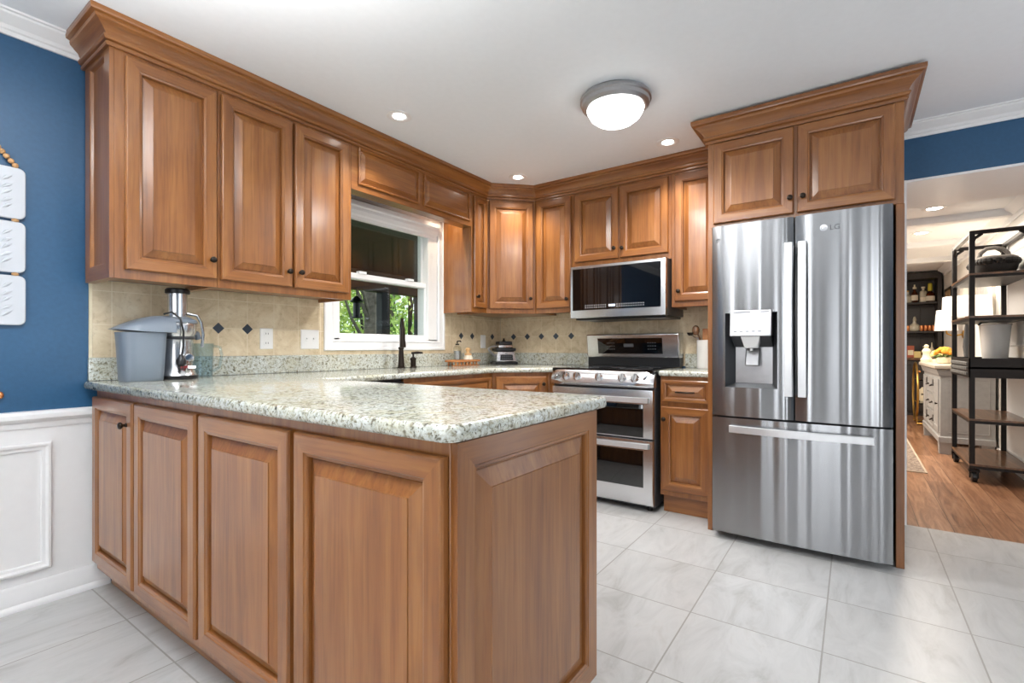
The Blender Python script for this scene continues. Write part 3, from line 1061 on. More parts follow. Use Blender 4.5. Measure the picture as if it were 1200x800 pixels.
def bowed(F, a0, a1, b0, b1, c0, c1, bow, cut=None, n=14, m=0):
    """a door slab whose front bows out towards its middle; cut = (a,a,b,b) leaves a rectangular hole in the front"""
    A = [a0 + (a1 - a0) * i / n for i in range(n + 1)]
    B = [b0, b1]
    if cut:
        A = sorted(set(A + [cut[0], cut[1]]))
        A = [x for x in A if x in (cut[0], cut[1]) or min(abs(x - cut[0]), abs(x - cut[1])) > 0.008]
        B = [b0, cut[2], cut[3], b1]

    def cz(a):
        t = (a - (a0 + a1) / 2) / ((a1 - a0) / 2)
        e = max(0.0, abs(t) - 0.94) / 0.06
        return c1 + bow * (1 - t * t) - 0.008 * e * e
    mb = MB()
    N = len(A)
    k = len(mb.v)
    for b in B:
        for a in A:
            mb.v.append(F.at(a, b, cz(a)))
    for j in range(len(B) - 1):
        for i in range(N - 1):
            if cut and j == 1 and A[i] >= cut[0] - 1e-6 and A[i + 1] <= cut[1] + 1e-6:
                continue
            mb.f.append([j * N + i, j * N + i + 1, (j + 1) * N + i + 1, (j + 1) * N + i])
            mb.m.append(m)
    L = (len(B) - 1) * N
    q = len(mb.v)
    mb.v += [F.at(a0, b0, c0), F.at(a1, b0, c0), F.at(a1, b1, c0), F.at(a0, b1, c0)]
    mb.f += [[q, q + 3, q + 2, q + 1], [q + 0, q + 1] + [i for i in reversed(range(N))], [q + 2, q + 3] + [L + i for i in range(N)],
             [q + 3, q] + [j * N for j in range(len(B))], [q + 1, q + 2] + [j * N + N - 1 for j in reversed(range(len(B)))]]
    mb.m += [m] * 5
    return mb, cz


C1 = 2.96 - FX - 0.008
CUT = (-0.585, -0.328, 0.85, 1.258)
ld, cz = bowed(FFg, -0.655, -0.2545, 0.69, 1.748, -0.05, C1, 0.008, CUT)
ldo = ld.build('left_door', 'steel_fridge', fg, recalc=False, angle=50)
rd, cz2 = bowed(FFg, -0.2475, 0.153, 0.69, 1.748, -0.05, C1, 0.008)
rdo = rd.build('right_door', 'steel_fridge', fg, recalc=False, angle=50)
fd, cz3 = bowed(FFg, -0.655, 0.153, 0.042, 0.68, -0.05, C1, 0.010)
fdo = fd.build('freezer_drawer', 'steel_fridge', fg, recalc=False, angle=50)
# dispenser
a0, a1, b0, b1 = CUT
m = MB()
cc = C1 + 0.006
m.add([FFg.at(a0, b0, cc), FFg.at(a1, b0, cc), FFg.at(a1, b1, cc), FFg.at(a0, b1, cc), FFg.at(a0 + 0.035, b0 + 0.02, -0.045), FFg.at(a1 - 0.035, b0 + 0.02, -0.045), FFg.at(a1 - 0.035, b1, -0.045), FFg.at(a0 + 0.035, b1, -0.045)],
      [(0, 1, 5, 4), (2, 3, 7, 6), (1, 2, 6, 5), (3, 0, 4, 7)], 0)
m.add([FFg.at(a0 + 0.035, b0 + 0.02, -0.045), FFg.at(a1 - 0.035, b0 + 0.02, -0.045), FFg.at(a1 - 0.035, b1, -0.045), FFg.at(a0 + 0.035, b1, -0.045)], [(0, 1, 2, 3)], 1)
ds = m.build('dispenser_recess', ['dark_grey', 'nickel'], ldo, smooth=False, recalc=False)
m = MB()
mid = (a0 + a1) / 2
m.hexa([FFg.at(mid - 0.102, 1.135, -0.02), FFg.at(mid + 0.102, 1.135, -0.02), FFg.at(mid + 0.102, 1.13, cc + 0.022), FFg.at(mid - 0.102, 1.13, cc + 0.022),
        FFg.at(mid - 0.102, 1.272, -0.02), FFg.at(mid + 0.102, 1.272, -0.02), FFg.at(mid + 0.102, 1.272, cc + 0.004), FFg.at(mid - 0.102, 1.272, cc + 0.004)])
m.hexa([FFg.at(mid - 0.098, 1.07, -0.04), FFg.at(mid + 0.098, 1.07, -0.04), FFg.at(mid + 0.098, 1.128, cc + 0.01), FFg.at(mid - 0.098, 1.128, cc + 0.01),
        FFg.at(mid - 0.098, 1.134, -0.04), FFg.at(mid + 0.098, 1.134, -0.04), FFg.at(mid + 0.098, 1.134, cc + 0.01), FFg.at(mid - 0.098, 1.134, cc + 0.01)], 1)
cp = m.build('control_box', ['nickel', 'dark_grey'], ldo, bevel=0.003)
m = MB()
for i in range(5):
    m.fbox(FFg, mid - 0.08 + i * 0.03, mid - 0.066 + i * 0.03, 1.154, 1.158, cc + 0.0195, cc + 0.0205)
m.fbox(FFg, mid - 0.085, mid - 0.0, 1.258, 1.262, cc + 0.006, cc + 0.0085).fbox(FFg, mid + 0.05, mid + 0.09, 1.258, 1.262, cc + 0.006, cc + 0.0085)
m.build('control_marks', 'logo_grey', ldo)
m = MB()
m.hexa([FFg.at(mid - 0.032, 1.066, 0.005), FFg.at(mid + 0.032, 1.066, 0.005), FFg.at(mid + 0.032, 1.066, 0.05), FFg.at(mid - 0.032, 1.066, 0.05),
        FFg.at(mid - 0.048, 1.13, 0.0), FFg.at(mid + 0.048, 1.13, 0.0), FFg.at(mid + 0.048, 1.13, cc + 0.012), FFg.at(mid - 0.048, 1.13, cc + 0.012)])
m.lathe(FFg.at(mid, 1.05, 0.035), [(0.008, 0), (0.008, 0.02)], 12)
m.build('water_spout', 'white_plastic', ldo, bevel=0.003)
m = MB()
pth = [FFg.at(mid - 0.030, 1.065, -0.005), FFg.at(mid - 0.030, 0.99, 0.012), FFg.at(mid + 0.03, 0.99, 0.012), FFg.at(mid + 0.03, 1.065, -0.005)]
m.hexa([FFg.at(mid - 0.036, 0.968, 0.005), FFg.at(mid + 0.036, 0.968, 0.005), FFg.at(mid + 0.036, 0.968, 0.022), FFg.at(mid - 0.036, 0.968, 0.022),
        FFg.at(mid - 0.036, 1.068, -0.03), FFg.at(mid + 0.036, 1.068, -0.03), FFg.at(mid + 0.036, 1.068, -0.016), FFg.at(mid - 0.036, 1.068, -0.016)])
m.build('paddle', 'nickel', ldo, bevel=0.006)
# door handles: flat bars standing off on two brackets
for a, par in ((-0.2765, ldo), (-0.2145, rdo)):
    m = MB()
    n = 12
    pr = []
    for i in range(n + 1):
        t = i / n
        z = 0.815 + t * 0.795
        off = C1 + 0.034 + 0.014 * sin(pi * t)
        pr.append((z, off))
    k = 0
    for i in range(n):
        (z0, o0), (z1, o1) = pr[i], pr[i + 1]
        m.hexa([FFg.at(a - 0.020, z0, o0 - 0.014), FFg.at(a + 0.020, z0, o0 - 0.014), FFg.at(a + 0.017, z0, o0), FFg.at(a - 0.017, z0, o0),
                FFg.at(a - 0.020, z1, o1 - 0.014), FFg.at(a + 0.020, z1, o1 - 0.014), FFg.at(a + 0.017, z1, o1), FFg.at(a - 0.017, z1, o1)])
    m.fbox(FFg, a - 0.015, a + 0.015, 0.83, 0.87, C1 - 0.004, C1 + 0.028).fbox(FFg, a - 0.015, a + 0.015, 1.555, 1.595, C1 - 0.004, C1 + 0.028)
    m.build('handle', 'handle_steel', par)
m = MB()
n = 16
for i in range(n):
    def hp(t):
        return -0.56 + t * 0.64, C1 + 0.036 + 0.02 * sin(pi * t)
    (p0, o0), (p1, o1) = hp(i / n), hp((i + 1) / n)
    m.hexa([FFg.at(p0, 0.602, o0 - 0.014), FFg.at(p1, 0.602, o1 - 0.014), FFg.at(p1, 0.605, o1), FFg.at(p0, 0.605, o0),
            FFg.at(p0, 0.642, o0 - 0.014), FFg.at(p1, 0.642, o1 - 0.014), FFg.at(p1, 0.639, o1), FFg.at(p0, 0.639, o0)])
m.fbox(FFg, -0.555, -0.53, 0.607, 0.637, C1 - 0.002, C1 + 0.034).fbox(FFg, 0.05, 0.075, 0.607, 0.637, C1 - 0.002, C1 + 0.034)
m.build('handle', 'handle_steel', fdo)


def text_mesh(name, txt, F, size, parent, mat, c=0.0):
    cu = bpy.data.curves.new(name, 'FONT')
    cu.body = txt
    cu.size = size
    cu.extrude = 0.0004
    tmp = bpy.data.objects.new(name, cu)
    COL.objects.link(tmp)
    dg = bpy.context.evaluated_depsgraph_get()
    me = bpy.data.meshes.new_from_object(tmp.evaluated_get(dg))
    bpy.data.objects.remove(tmp)
    me.materials.clear()
    me.materials.append(M[mat])
    org = origin(parent)
    for v in me.vertices:
        v.co = F.at(v.co.x, v.co.y, c + v.co.z) - org
    o = bpy.data.objects.new(name, me)
    COL.objects.link(o)
    o.parent = parent
    return o


FL = Fr((2.96, 0.098, 1.655), (0, -1, 0), (-1, 0, 0))
cl = cz2(-0.098 + 0.02) + 0.001
m = MB()
m.lathe(FL.at(-0.024, 0.014, cl - 0.002), [(0.016, 0), (0.016, 0.002), (0.001, 0.0022)], 24, axis=(-1, 0, 0))
lg = m.build('logo_disc', 'chrome', rdo)
m = MB()
ring = [FL.at(-0.024 + 0.0105 * cos(radians(t)), 0.014 + 0.0105 * sin(radians(t)), cl + 0.0008) for t in range(60, 361, 20)]
m.tube(ring + [FL.at(-0.020, 0.014, cl + 0.0008)], 0.0011, 6)
m.tube([FL.at(-0.025, 0.019, cl + 0.0008), FL.at(-0.025, 0.009, cl + 0.0008), FL.at(-0.021, 0.009, cl + 0.0008)], 0.001, 6)
m.build('logo_face', 'logo_grey', lg)
text_mesh('logo_letters', 'LG', FL, 0.036, rdo, 'logo_grey', cl - 0.0004)
FL2 = Fr((2.96, 0.622, 1.655), (0, -1, 0), (-1, 0, 0))
cl2 = cz(-0.61)
m = MB().tube([FL2.at(0.010 * cos(radians(t)), 0.010 * sin(radians(t)) + 0.012, cl2 + 0.0005) for t in range(0, 300, 30)], 0.0016, 6)
m.tube([FL2.at(-0.002, 0.014, cl2 + 0.0005), FL2.at(0.006, 0.008, cl2 + 0.0005)], 0.0014, 6)
m.build('round_badge', 'logo_grey', ldo)

# ---------------------------------------------------------------- range
rg = thing('kitchen_range', 'stainless double-oven range with black glass cooktop and five knobs', 'range', (3.4, 1.423, 0))
RY0, RY1 = 1.045, 1.803
MB().box(3.10, WX - 0.03, RY0 + 0.004, RY1 - 0.004, 0.03, 0.90).build('body', 'dark_grey', rg, bevel=0.003)
for y in (RY0 + 0.05, RY1 - 0.05):
    for x in (3.14, 3.65):
        MB().lathe((x, y, 0.0), [(0.018, 0), (0.018, 0.0295)], 12).build('foot', 'black', rg)
MB().layers(rounded_rect(3.075, 3.70, RY0, RY1, 0.012), [(0, 0.902), (0, 0.922), (0.003, 0.925)]).build('cooktop', 'black_glass', rg)
m = MB()
for (x, y, r) in ((3.25, 1.23, 0.11), (3.25, 1.61, 0.09), (3.52, 1.23, 0.075), (3.52, 1.61, 0.075), (3.40, 1.42, 0.05)):
    m.tube([(x + r * cos(radians(t)), y + r * sin(radians(t)), 0.9252) for t in range(0, 360, 12)], 0.0008, 4, closed=True)
m.build('burner_rings', 'dark_grey', rg)
# sloped control panel with bowed ends
m = MB()
prof = [(3.115, 0.915), (3.085, 0.918), (3.062, 0.908), (3.035, 0.845), (3.032, 0.822), (3.045, 0.808), (3.115, 0.808)]
N = 12
k = 0
L = len(prof)
for i in range(N + 1):
    t = i / N
    y = RY1 - (RY1 - RY0) * t
    e = max(0.0, abs(2 * t - 1) - 0.86) / 0.14
    sh = 0.028 * e * e
    for x, z in prof:
        m.v.append(Vector((x + (sh if x < 3.11 else 0), y, z)))
for i in range(N):
    for j in range(L):
        m.f.append([i * L + j, i * L + (j + 1) % L, (i + 1) * L + (j + 1) % L, (i + 1) * L + j])
        m.m.append(0)
m.f += [list(range(L)), [N * L + j for j in reversed(range(L))]]
m.m += [0, 0]
pn = m.build('control_panel', 'steel', rg, angle=50)
kn = Vector((-0.92, 0, 0.39)).normalized()
for y in (1.668, 1.583, 1.417, 1.250, 1.163):
    o = Vector((3.0475, y, 0.868))
    kb = MB().lathe(o, [(0.029, -0.002), (0.029, 0.004), (0.026, 0.008), (0.024, 0.022), (0.021, 0.027), (0.001, 0.028)], 24, axis=kn)
    up_ = Vector((0.39, 0, 0.92)).normalized()
    p = [o + kn * 0.026 + up_ * (-0.02) + Vector((0, -0.004, 0)), o + kn * 0.026 + up_ * (-0.02) + Vector((0, 0.004, 0)), o + kn * 0.026 + up_ * 0.02 + Vector((0, 0.004, 0)), o + kn * 0.026 + up_ * 0.02 + Vector((0, -0.004, 0))]
    kb.hexa(p + [q + kn * 0.008 for q in p])
    kb.build('knob', 'chrome', pn)
for y, s_ in ((1.10, 1), (1.748, -1)):
    m = MB()
    o = Vector((3.056, y, 0.868))
    up_ = Vector((0.39, 0, 0.92)).normalized()
    m.tube([o + up_ * -0.03 + Vector((0, 0.018, 0)), o + up_ * 0.0 + kn * 0.006, o + up_ * 0.03 + Vector((0, -0.018, 0))], [0.003, 0.008, 0.003], 8)
    m.build('side_accent', 'chrome', pn)


def oven_door(z0, z1, name, win, handle_z):
    F = Fr((3.098, 0, 0), (0, -1, 0), (-1, 0, 0))
    d = MB().rings(F, -RY1 + 0.006, -RY0 - 0.006, z0, z1, [(0, 0), (0, 0.022), (0.004, 0.028), (0.010, 0.030)]).build(name, 'steel', rg)
    MB().rings(F, -RY1 + 0.07, -RY0 - 0.07, win[0], win[1], [(0, 0.029), (0, 0.032), (0.002, 0.033)]).build('window_glass', 'black_glass', d)
    m = MB()
    n = 12
    for i in range(n):
        def hp(t):
            return -RY1 + 0.03 + t * (RY1 - RY0 - 0.06), 0.058 + 0.012 * sin(pi * t)
        (p0, o0), (p1, o1) = hp(i / n), hp((i + 1) / n)
        m.hexa([F.at(p0, handle_z - 0.018, o0 - 0.012), F.at(p1, handle_z - 0.018, o1 - 0.012), F.at(p1, handle_z - 0.016, o1), F.at(p0, handle_z - 0.016, o0),
                F.at(p0, handle_z + 0.018, o0 - 0.012), F.at(p1, handle_z + 0.018, o1 - 0.012), F.at(p1, handle_z + 0.014, o1), F.at(p0, handle_z + 0.014, o0)])
    for a in (-RY1 + 0.03, -RY0 - 0.055):
        m.fbox(F, a, a + 0.025, handle_z - 0.016, handle_z + 0.014, 0.027, 0.058)
    m.build('handle', 'handle_steel', d)
    return d


oven_door(0.475, 0.795, 'upper_oven_door', (0.485, 0.70), 0.728)
oven_door(0.045, 0.468, 'lower_oven_door', (0.16, 0.40), 0.432)
bgd = MB()
bgd.hexa([(3.655, RY0 + 0.003, 0.99), (3.74, RY0 + 0.003, 0.99), (3.74, RY1 - 0.003, 0.99), (3.655, RY1 - 0.003, 0.99),
          (3.625, RY0 + 0.003, 1.175), (3.74, RY0 + 0.003, 1.185), (3.74, RY1 - 0.003, 1.185), (3.625, RY1 - 0.003, 1.175)])
gd = bgd.build('backguard', 'steel', rg, bevel=0.008)
MB().box(3.66, 3.735, RY0 + 0.006, RY1 - 0.006, 0.926, 0.992).build('rear_vent', 'black', rg)
FB = Fr((3.64, 0, 0), (0, -1, 0), (-1, 0, 0))


def slant(a, b, c):
    return FB.at(a, b, (b - 1.0825) * 0.162 + c)


m = MB()
p = [slant(-1.70, 1.022, -0.003), slant(-1.175, 1.022, -0.003), slant(-1.175, 1.022, 0.0025), slant(-1.70, 1.022, 0.0025), slant(-1.70, 1.143, -0.003), slant(-1.175, 1.143, -0.003), slant(-1.175, 1.143, 0.0025), slant(-1.70, 1.143, 0.0025)]
ps = m.hexa(p).build('display_panel', 'black_glass', gd)
m = MB()
for r in range(3):
    for q in range(8):
        a = -1.62 + q * 0.018 if q < 4 else -1.36 + q * 0.018
        b = 1.055 + r * 0.024
        m.add([slant(a, b, 0.003), slant(a + 0.010, b, 0.003), slant(a + 0.010, b + 0.006, 0.003), slant(a, b + 0.006, 0.003)], [(0, 1, 2, 3)])
m.build('touch_marks', 'logo_grey', ps, recalc=False)
m = MB()
m.add([slant(-1.48, 1.075, 0.003), slant(-1.40, 1.075, 0.003), slant(-1.40, 1.1, 0.003), slant(-1.48, 1.1, 0.003)], [(0, 1, 2, 3)])
m.build('clock_display', 'logo_grey', ps, recalc=False)

# ---------------------------------------------------------------- microwave
mw = thing('microwave', 'stainless over-the-range microwave with black glass door', 'microwave', (3.5, 1.423, 1.29))
MX = 3.335
MY0, MY1 = 1.052, 1.792
MB().box(MX + 0.03, WX - 0.012, MY0 + 0.002, MY1 + 0.010, 1.30, 1.692).build('body', 'dark_grey', mw, bevel=0.003)
FM = Fr((MX + 0.03, 0, 0), (0, -1, 0), (-1, 0, 0))
md = MB().rings(FM, -MY1, -MY0, 1.292, 1.69, [(0, 0.001), (0, 0.024), (0.004, 0.03), (0.008, 0.031)]).build('door', 'steel', mw)
MB().fbox(FM, -MY1 + 0.022, -MY0 - 0.035, 1.352, 1.668, 0.0305, 0.033).build('glass_front', 'black_glass', md, bevel=0.001)
m = MB()
for r in range(2):
    for q in range(26):
        if q in (10, 11, 12, 13):
            continue
        a = -MY1 + 0.13 + q * 0.018
        m.fbox(FM, a, a + 0.005, 1.368 + r * 0.016, 1.373 + r * 0.016, 0.033, 0.0335)
m.build('touch_marks', 'mark', md)
MB().fbox(FM, -MY1 + 0.32, -MY1 + 0.37, 1.374, 1.388, 0.033, 0.0336).build('clock_display', 'display', md)
MB().box(MX + 0.06, WX - 0.02, MY0 + 0.02, MY1 - 0.02, 1.283, 1.2995).build('vent_base', 'black', mw)
for y in (1.16, 1.68):
    MB().box(MX + 0.10, MX + 0.22, y - 0.07, y + 0.07, 1.279, 1.2835).build('filter', 'nickel', mw)

# ---------------------------------------------------------------- ceiling lights
dm = thing('ceiling_light', 'round flush ceiling light with nickel rim and glowing white dome', 'light', (2.436, 1.038, CEIL))
MB().lathe((2.436, 1.038, CEIL), [(0.175, -0.0005), (0.186, -0.012), (0.186, -0.026), (0.178, -0.032), (0.176, -0.05), (0.160, -0.064), (0.14, -0.066)], 48).build('rim', 'nickel', dm)
MB().lathe((2.436, 1.038, CEIL), [(0.150, -0.062), (0.147, -0.075), (0.130, -0.105), (0.100, -0.128), (0.06, -0.142), (0.001, -0.147)], 48).build('glass_dome', 'dome', dm)
lamp('ceiling_light_lamp', 'SPOT', (2.436, 1.038, CEIL - 0.16), 60, (1, 0.985, 0.96), spot_size=radians(168), spot_blend=0.5, shadow_soft_size=0.12)


def downlight(x, y, z, label, e=44, grp='recessed ceiling lights', warm=(1, 0.985, 0.96)):
    t = thing('recessed_light', label, 'light', (x, y, z), grp)
    MB().lathe((x, y, z), [(0.072, -0.0005), (0.072, -0.004), (0.064, -0.006), (0.040, -0.003), (0.036, -0.001)], 28).build('trim_ring', 'white_paint', t)
    MB().lathe((x, y, z), [(0.035, -0.001), (0.033, -0.004), (0.02, -0.006), (0.001, -0.007)], 24).build('lens', 'bulb', t)
    lamp('recessed_light_lamp', 'SPOT', (x, y, z - 0.012), e, warm, spot_size=radians(125), spot_blend=0.7, shadow_soft_size=0.05)


downlight(1.917, 2.139, CEIL, 'small recessed ceiling light nearest the left wall cabinets')
downlight(3.135, 2.145, CEIL, 'small recessed ceiling light in front of the angled corner cabinet')
downlight(3.160, 0.985, CEIL, 'small recessed ceiling light between dome light and fridge cabinet')

# ---------------------------------------------------------------- things on the worktops
CT = 0.9205
# juicer
j = thing('juicer', 'stainless juicer with tall feed chute and big grey pulp bin on the granite', 'juicer', (0.968, 2.60, CT))
cx, cy = 0.972, 2.612
MB().lathe((cx, cy, CT), [(0.082, 0), (0.084, 0.006), (0.084, 0.016), (0.078, 0.020)], 28).build('base_ring', 'black', j)
MB().lathe((cx, cy, CT), [(0.082, 0.018), (0.078, 0.028), (0.068, 0.045), (0.064, 0.06), (0.063, 0.17), (0.066, 0.185)], 32).build('motor_body', 'steel', j)
MB().lathe((cx, cy, CT), [(0.066, 0.1865), (0.070, 0.19), (0.070, 0.196), (0.067, 0.199)], 32).build('seal_ring', 'dark_grey', j)
MB().lathe((cx, cy, CT), [(0.066, 0.20), (0.073, 0.215), (0.076, 0.255), (0.074, 0.262)], 32).build('filter_bowl', 'steel', j)
lid = MB().lathe((cx, cy, CT), [(0.080, 0.2625), (0.082, 0.267), (0.078, 0.276), (0.055, 0.288), (0.044, 0.292)], 32)
lid.build('clear_lid', 'grey_plastic', j)
MB().lathe((cx, cy, CT), [(0.0395, 0.29), (0.0395, 0.40)], 28).build('feed_chute', 'steel', j)
MB().lathe((cx, cy, CT), [(0.047, 0.4005), (0.050, 0.404), (0.050, 0.418), (0.044, 0.425), (0.02, 0.427)], 28).build('plunger', 'black', j)
m = MB().tube([(cx + 0.085, cy - 0.05, CT + 0.15), (cx + 0.088, cy - 0.055, CT + 0.21), (cx + 0.080, cy - 0.055, CT + 0.265), (cx + 0.066, cy - 0.045, CT + 0.30), (cx + 0.03, cy - 0.03, CT + 0.308)], 0.007, 10)
m.build('locking_arm', 'chrome', j)
FJ = Fr((cx, cy, CT), (0.80, -0.60, 0), (-0.30, -0.95, 0))
m = MB().lathe(FJ.at(0.045, 0.10, 0.060), [(0.020, -0.01), (0.020, 0.008), (0.016, 0.014), (0.001, 0.015)], 18, axis=FJ.n)
m.build('dial_knob', 'chrome', j)
MB().fbox(FJ, 0.008, 0.036, 0.052, 0.064, 0.050, 0.070).build('badge', 'blue_red', j)
MB().fbox(FJ, 0.038, 0.07, 0.052, 0.062, 0.030, 0.066).build('badge_plate', 'chrome', j)
# juice spout on the right
MB().tube([(cx + 0.06, cy - 0.005, CT + 0.22), (cx + 0.085, cy + 0.01, CT + 0.215), (cx + 0.095, cy + 0.015, CT + 0.19)], 0.014, 12).build('juice_spout', 'grey_plastic', j)
# pulp bin on the left
bx, by = 0.822, 2.59


def bin_outline(s):
    pts = []
    for i in range(28):
        t = 2 * pi * i / 28
        pts.append((bx + s * 0.088 * math.copysign(abs(cos(t)) ** 0.6, cos(t)), by + s * 0.082 * math.copysign(abs(sin(t)) ** 0.6, sin(t))))
    return pts


m = MB()
o0 = bin_outline(1.0)
lay = [(0.016, CT), (0.013, CT + 0.004), (0.008, CT + 0.09), (0.003, CT + 0.18), (0.0, CT + 0.214)]
m.layers(o0, lay)
m.build('pulp_bin', 'grey_plastic', j)
# lid of the bin: arched snout sloping to the left
m = MB()
N, L = 12, 10
for i in range(N + 1):
    t = i / N
    x = bx - 0.105 + t * 0.215
    top = CT + 0.225 + 0.068 * sin(min(1.0, t * 1.12) * pi / 2) ** 0.8
    bot = CT + 0.215 - 0.0 + (0.012 * (1 - t) ** 3)
    w_ = 0.095 * (0.55 + 0.45 * min(1, t * 3)) if t < 0.33 else 0.095 * (1 - 0.25 * (t - 0.33))
    for k in range(L + 1):
        a = pi * k / L
        m.v.append(Vector((x, by + w_ * cos(a), bot + (top - bot) * sin(a) ** 0.7)))
for i in range(N):
    for k in range(L):
        q = i * (L + 1) + k
        m.f.append([q, q + 1, q + L + 2, q + L + 1])
        m.m.append(0)
    m.f.append([i * (L + 1), (i + 1) * (L + 1), (i + 1) * (L + 1) + L, i * (L + 1) + L])
    m.m.append(0)
m.f += [list(range(L + 1)), [N * (L + 1) + k for k in reversed(range(L + 1))]]
m.m += [0, 0]
m.build('pulp_bin_lid', 'grey_plastic', j, angle=60)
cd = [(cx - 0.07, cy - 0.04, CT + 0.30), (cx - 0.045, cy - 0.06, CT + 0.31), (cx - 0.02, cy - 0.085, CT + 0.28), (cx - 0.012, cy - 0.098, CT + 0.22), (cx - 0.014, cy - 0.10, CT + 0.15), (cx - 0.022, cy - 0.10, CT + 0.10)]
m = MB().tube(cd, 0.0045, 8)
cb = m.build('power_cord', 'black', j)
m = MB().lathe((cx - 0.023, cy - 0.101, CT + 0.062), [(0.012, 0), (0.019, 0.008), (0.020, 0.028), (0.010, 0.045), (0.005, 0.055)], 16)
m.tube([(cx - 0.028, cy - 0.103, CT + 0.062), (cx - 0.028, cy - 0.103, CT + 0.045)], 0.002, 6).tube([(cx - 0.018, cy - 0.103, CT + 0.062), (cx - 0.018, cy - 0.103, CT + 0.045)], 0.002, 6)
m.build('plug', 'black', cb)
# juice jug
g = thing('juice_jug', 'clear blue-tinted plastic jug with handle right of the juicer', 'jug', (1.09, 2.64, CT))
jx, jy = 1.095, 2.645
MB().lathe((jx, jy, CT), [(0.040, 0.0), (0.042, 0.004), (0.047, 0.16), (0.049, 0.168), (0.046, 0.168), (0.044, 0.158), (0.039, 0.008), (0.001, 0.007)], 28).build('jug_body', 'jug_glass', g)
MB().tube([(jx + 0.038, jy - 0.025, CT + 0.155), (jx + 0.062, jy - 0.04, CT + 0.15), (jx + 0.068, jy - 0.044, CT + 0.11), (jx + 0.060, jy - 0.04, CT + 0.05), (jx + 0.036, jy - 0.024, CT + 0.03)], 0.007, 10).build('handle', 'jug_glass', g)

# faucet
f = thing('kitchen_faucet', 'dark bronze pull-down faucet standing in front of the window', 'faucet', (2.43, 2.69, CT))
fx, fy = 2.43, 2.69
MB().lathe((fx, fy, CT), [(0.030, 0), (0.030, 0.006), (0.024, 0.012), (0.021, 0.05), (0.018, 0.10), (0.016, 0.135), (0.020, 0.14), (0.020, 0.15), (0.015, 0.155)], 24).build('base_column', 'bronze', f)
pts = []
for i in range(15):
    t = pi * i / 14
    k_ = 0.062 - 0.062 * cos(t)
    pts.append((fx - k_ * 0.60, fy - k_ * 0.80, CT + 0.285 + 0.065 * sin(t)))
MB().tube([(fx, fy, CT + 0.15), (fx, fy, CT + 0.21)] + pts, 0.0115, 14).build('gooseneck', 'bronze', f)
e = Vector(pts[-1])
MB().lathe(e + Vector((0, 0, 0.008)), [(0.0125, 0), (0.016, -0.02), (0.017, -0.08), (0.022, -0.13), (0.022, -0.142), (0.015, -0.144)], 20).build('spray_head', 'bronze', f)
h = thing('soap_pump', 'short dark bronze pump dispenser right of the faucet', 'pump', (2.52, 2.66, CT))
hx, hy = 2.525, 2.665
MB().lathe((hx, hy, CT), [(0.026, 0), (0.026, 0.006), (0.020, 0.012), (0.020, 0.055), (0.023, 0.06), (0.023, 0.07), (0.014, 0.078), (0.007, 0.082), (0.007, 0.105)], 20).build('pump_body', 'bronze', h)
MB().tube([(hx - 0.012, hy + 0.004, CT + 0.108), (hx + 0.03, hy - 0.01, CT + 0.112), (hx + 0.07, hy - 0.025, CT + 0.110)], [0.008, 0.010, 0.006], 10).build('pump_spout', 'bronze', h)

# riser tray with caddy and brush
tr = thing('wooden_riser', 'small slatted wooden riser on the worktop right of the window', 'tray', (3.06, 2.64, CT))
MB().box(2.90, 3.21, 2.58, 2.70, CT + 0.032, CT + 0.05).build('top_board', 'tray_wood', tr, bevel=0.004)
for q in range(7):
    for y in (2.60, 2.68):
        MB().lathe((2.925 + q * 0.043, y, CT), [(0.006, 0), (0.010, 0.012), (0.006, 0.024), (0.008, 0.033)], 10).build('spindle', 'tray_wood', tr)
MB().box(2.90, 3.21, 2.590, 2.612, CT + 0.0, CT + 0.008).build('bottom_rail', 'tray_wood', tr, bevel=0.002)
TZ = CT + 0.0505
so = thing('soap_bottle', 'clear glass soap bottle with dark pump on the wooden riser', 'bottle', (2.985, 2.64, TZ))
MB().lathe((2.985, 2.64, TZ), [(0.030, 0), (0.033, 0.004), (0.033, 0.095), (0.026, 0.108), (0.014, 0.114), (0.014, 0.12)], 20).build('glass', 'clear', so)
MB().lathe((2.985, 2.64, TZ), [(0.027, 0.004), (0.029, 0.006), (0.029, 0.07), (0.027, 0.072)], 20).build('liquid', 'nickel', so)
MB().lathe((2.985, 2.64, TZ), [(0.016, 0.12), (0.016, 0.13), (0.005, 0.132), (0.005, 0.15)], 14).tube([(2.985, 2.64, TZ + 0.15), (2.985, 2.61, TZ + 0.153), (2.985, 2.60, TZ + 0.145)], 0.005, 8).build('pump', 'bronze', so)
br = thing('dish_brush', 'round palm dish brush with pale wooden knob on the riser', 'brush', (3.12, 2.64, TZ))
MB().lathe((3.12, 2.64, TZ), [(0.040, 0), (0.037, 0.02), (0.028, 0.035)], 20).build('bristles', 'bristle', br)
MB().lathe((3.12, 2.64, TZ), [(0.030, 0.0355), (0.030, 0.048), (0.014, 0.055), (0.012, 0.066), (0.021, 0.078), (0.022, 0.088), (0.012, 0.098), (0.001, 0.1)], 20).build('knob', 'soap', br)

# blender base in the corner
FBL = Fr((3.575, 2.60, CT), (0.82, -0.57, 0), (-0.57, -0.82, 0))
bl = thing('blender', 'squat black and silver blender motor base in the corner', 'blender', (3.575, 2.60, CT))


def taper(F, w0, w1, b0, b1, d0, d1, m=None, mi=0):
    m = m or MB()
    return m.hexa([F.at(-w0, b0, -d0), F.at(w0, b0, -d0), F.at(w0, b0, d0), F.at(-w0, b0, d0), F.at(-w1, b1, -d1), F.at(w1, b1, -d1), F.at(w1, b1, d1), F.at(-w1, b1, d1)], mi)


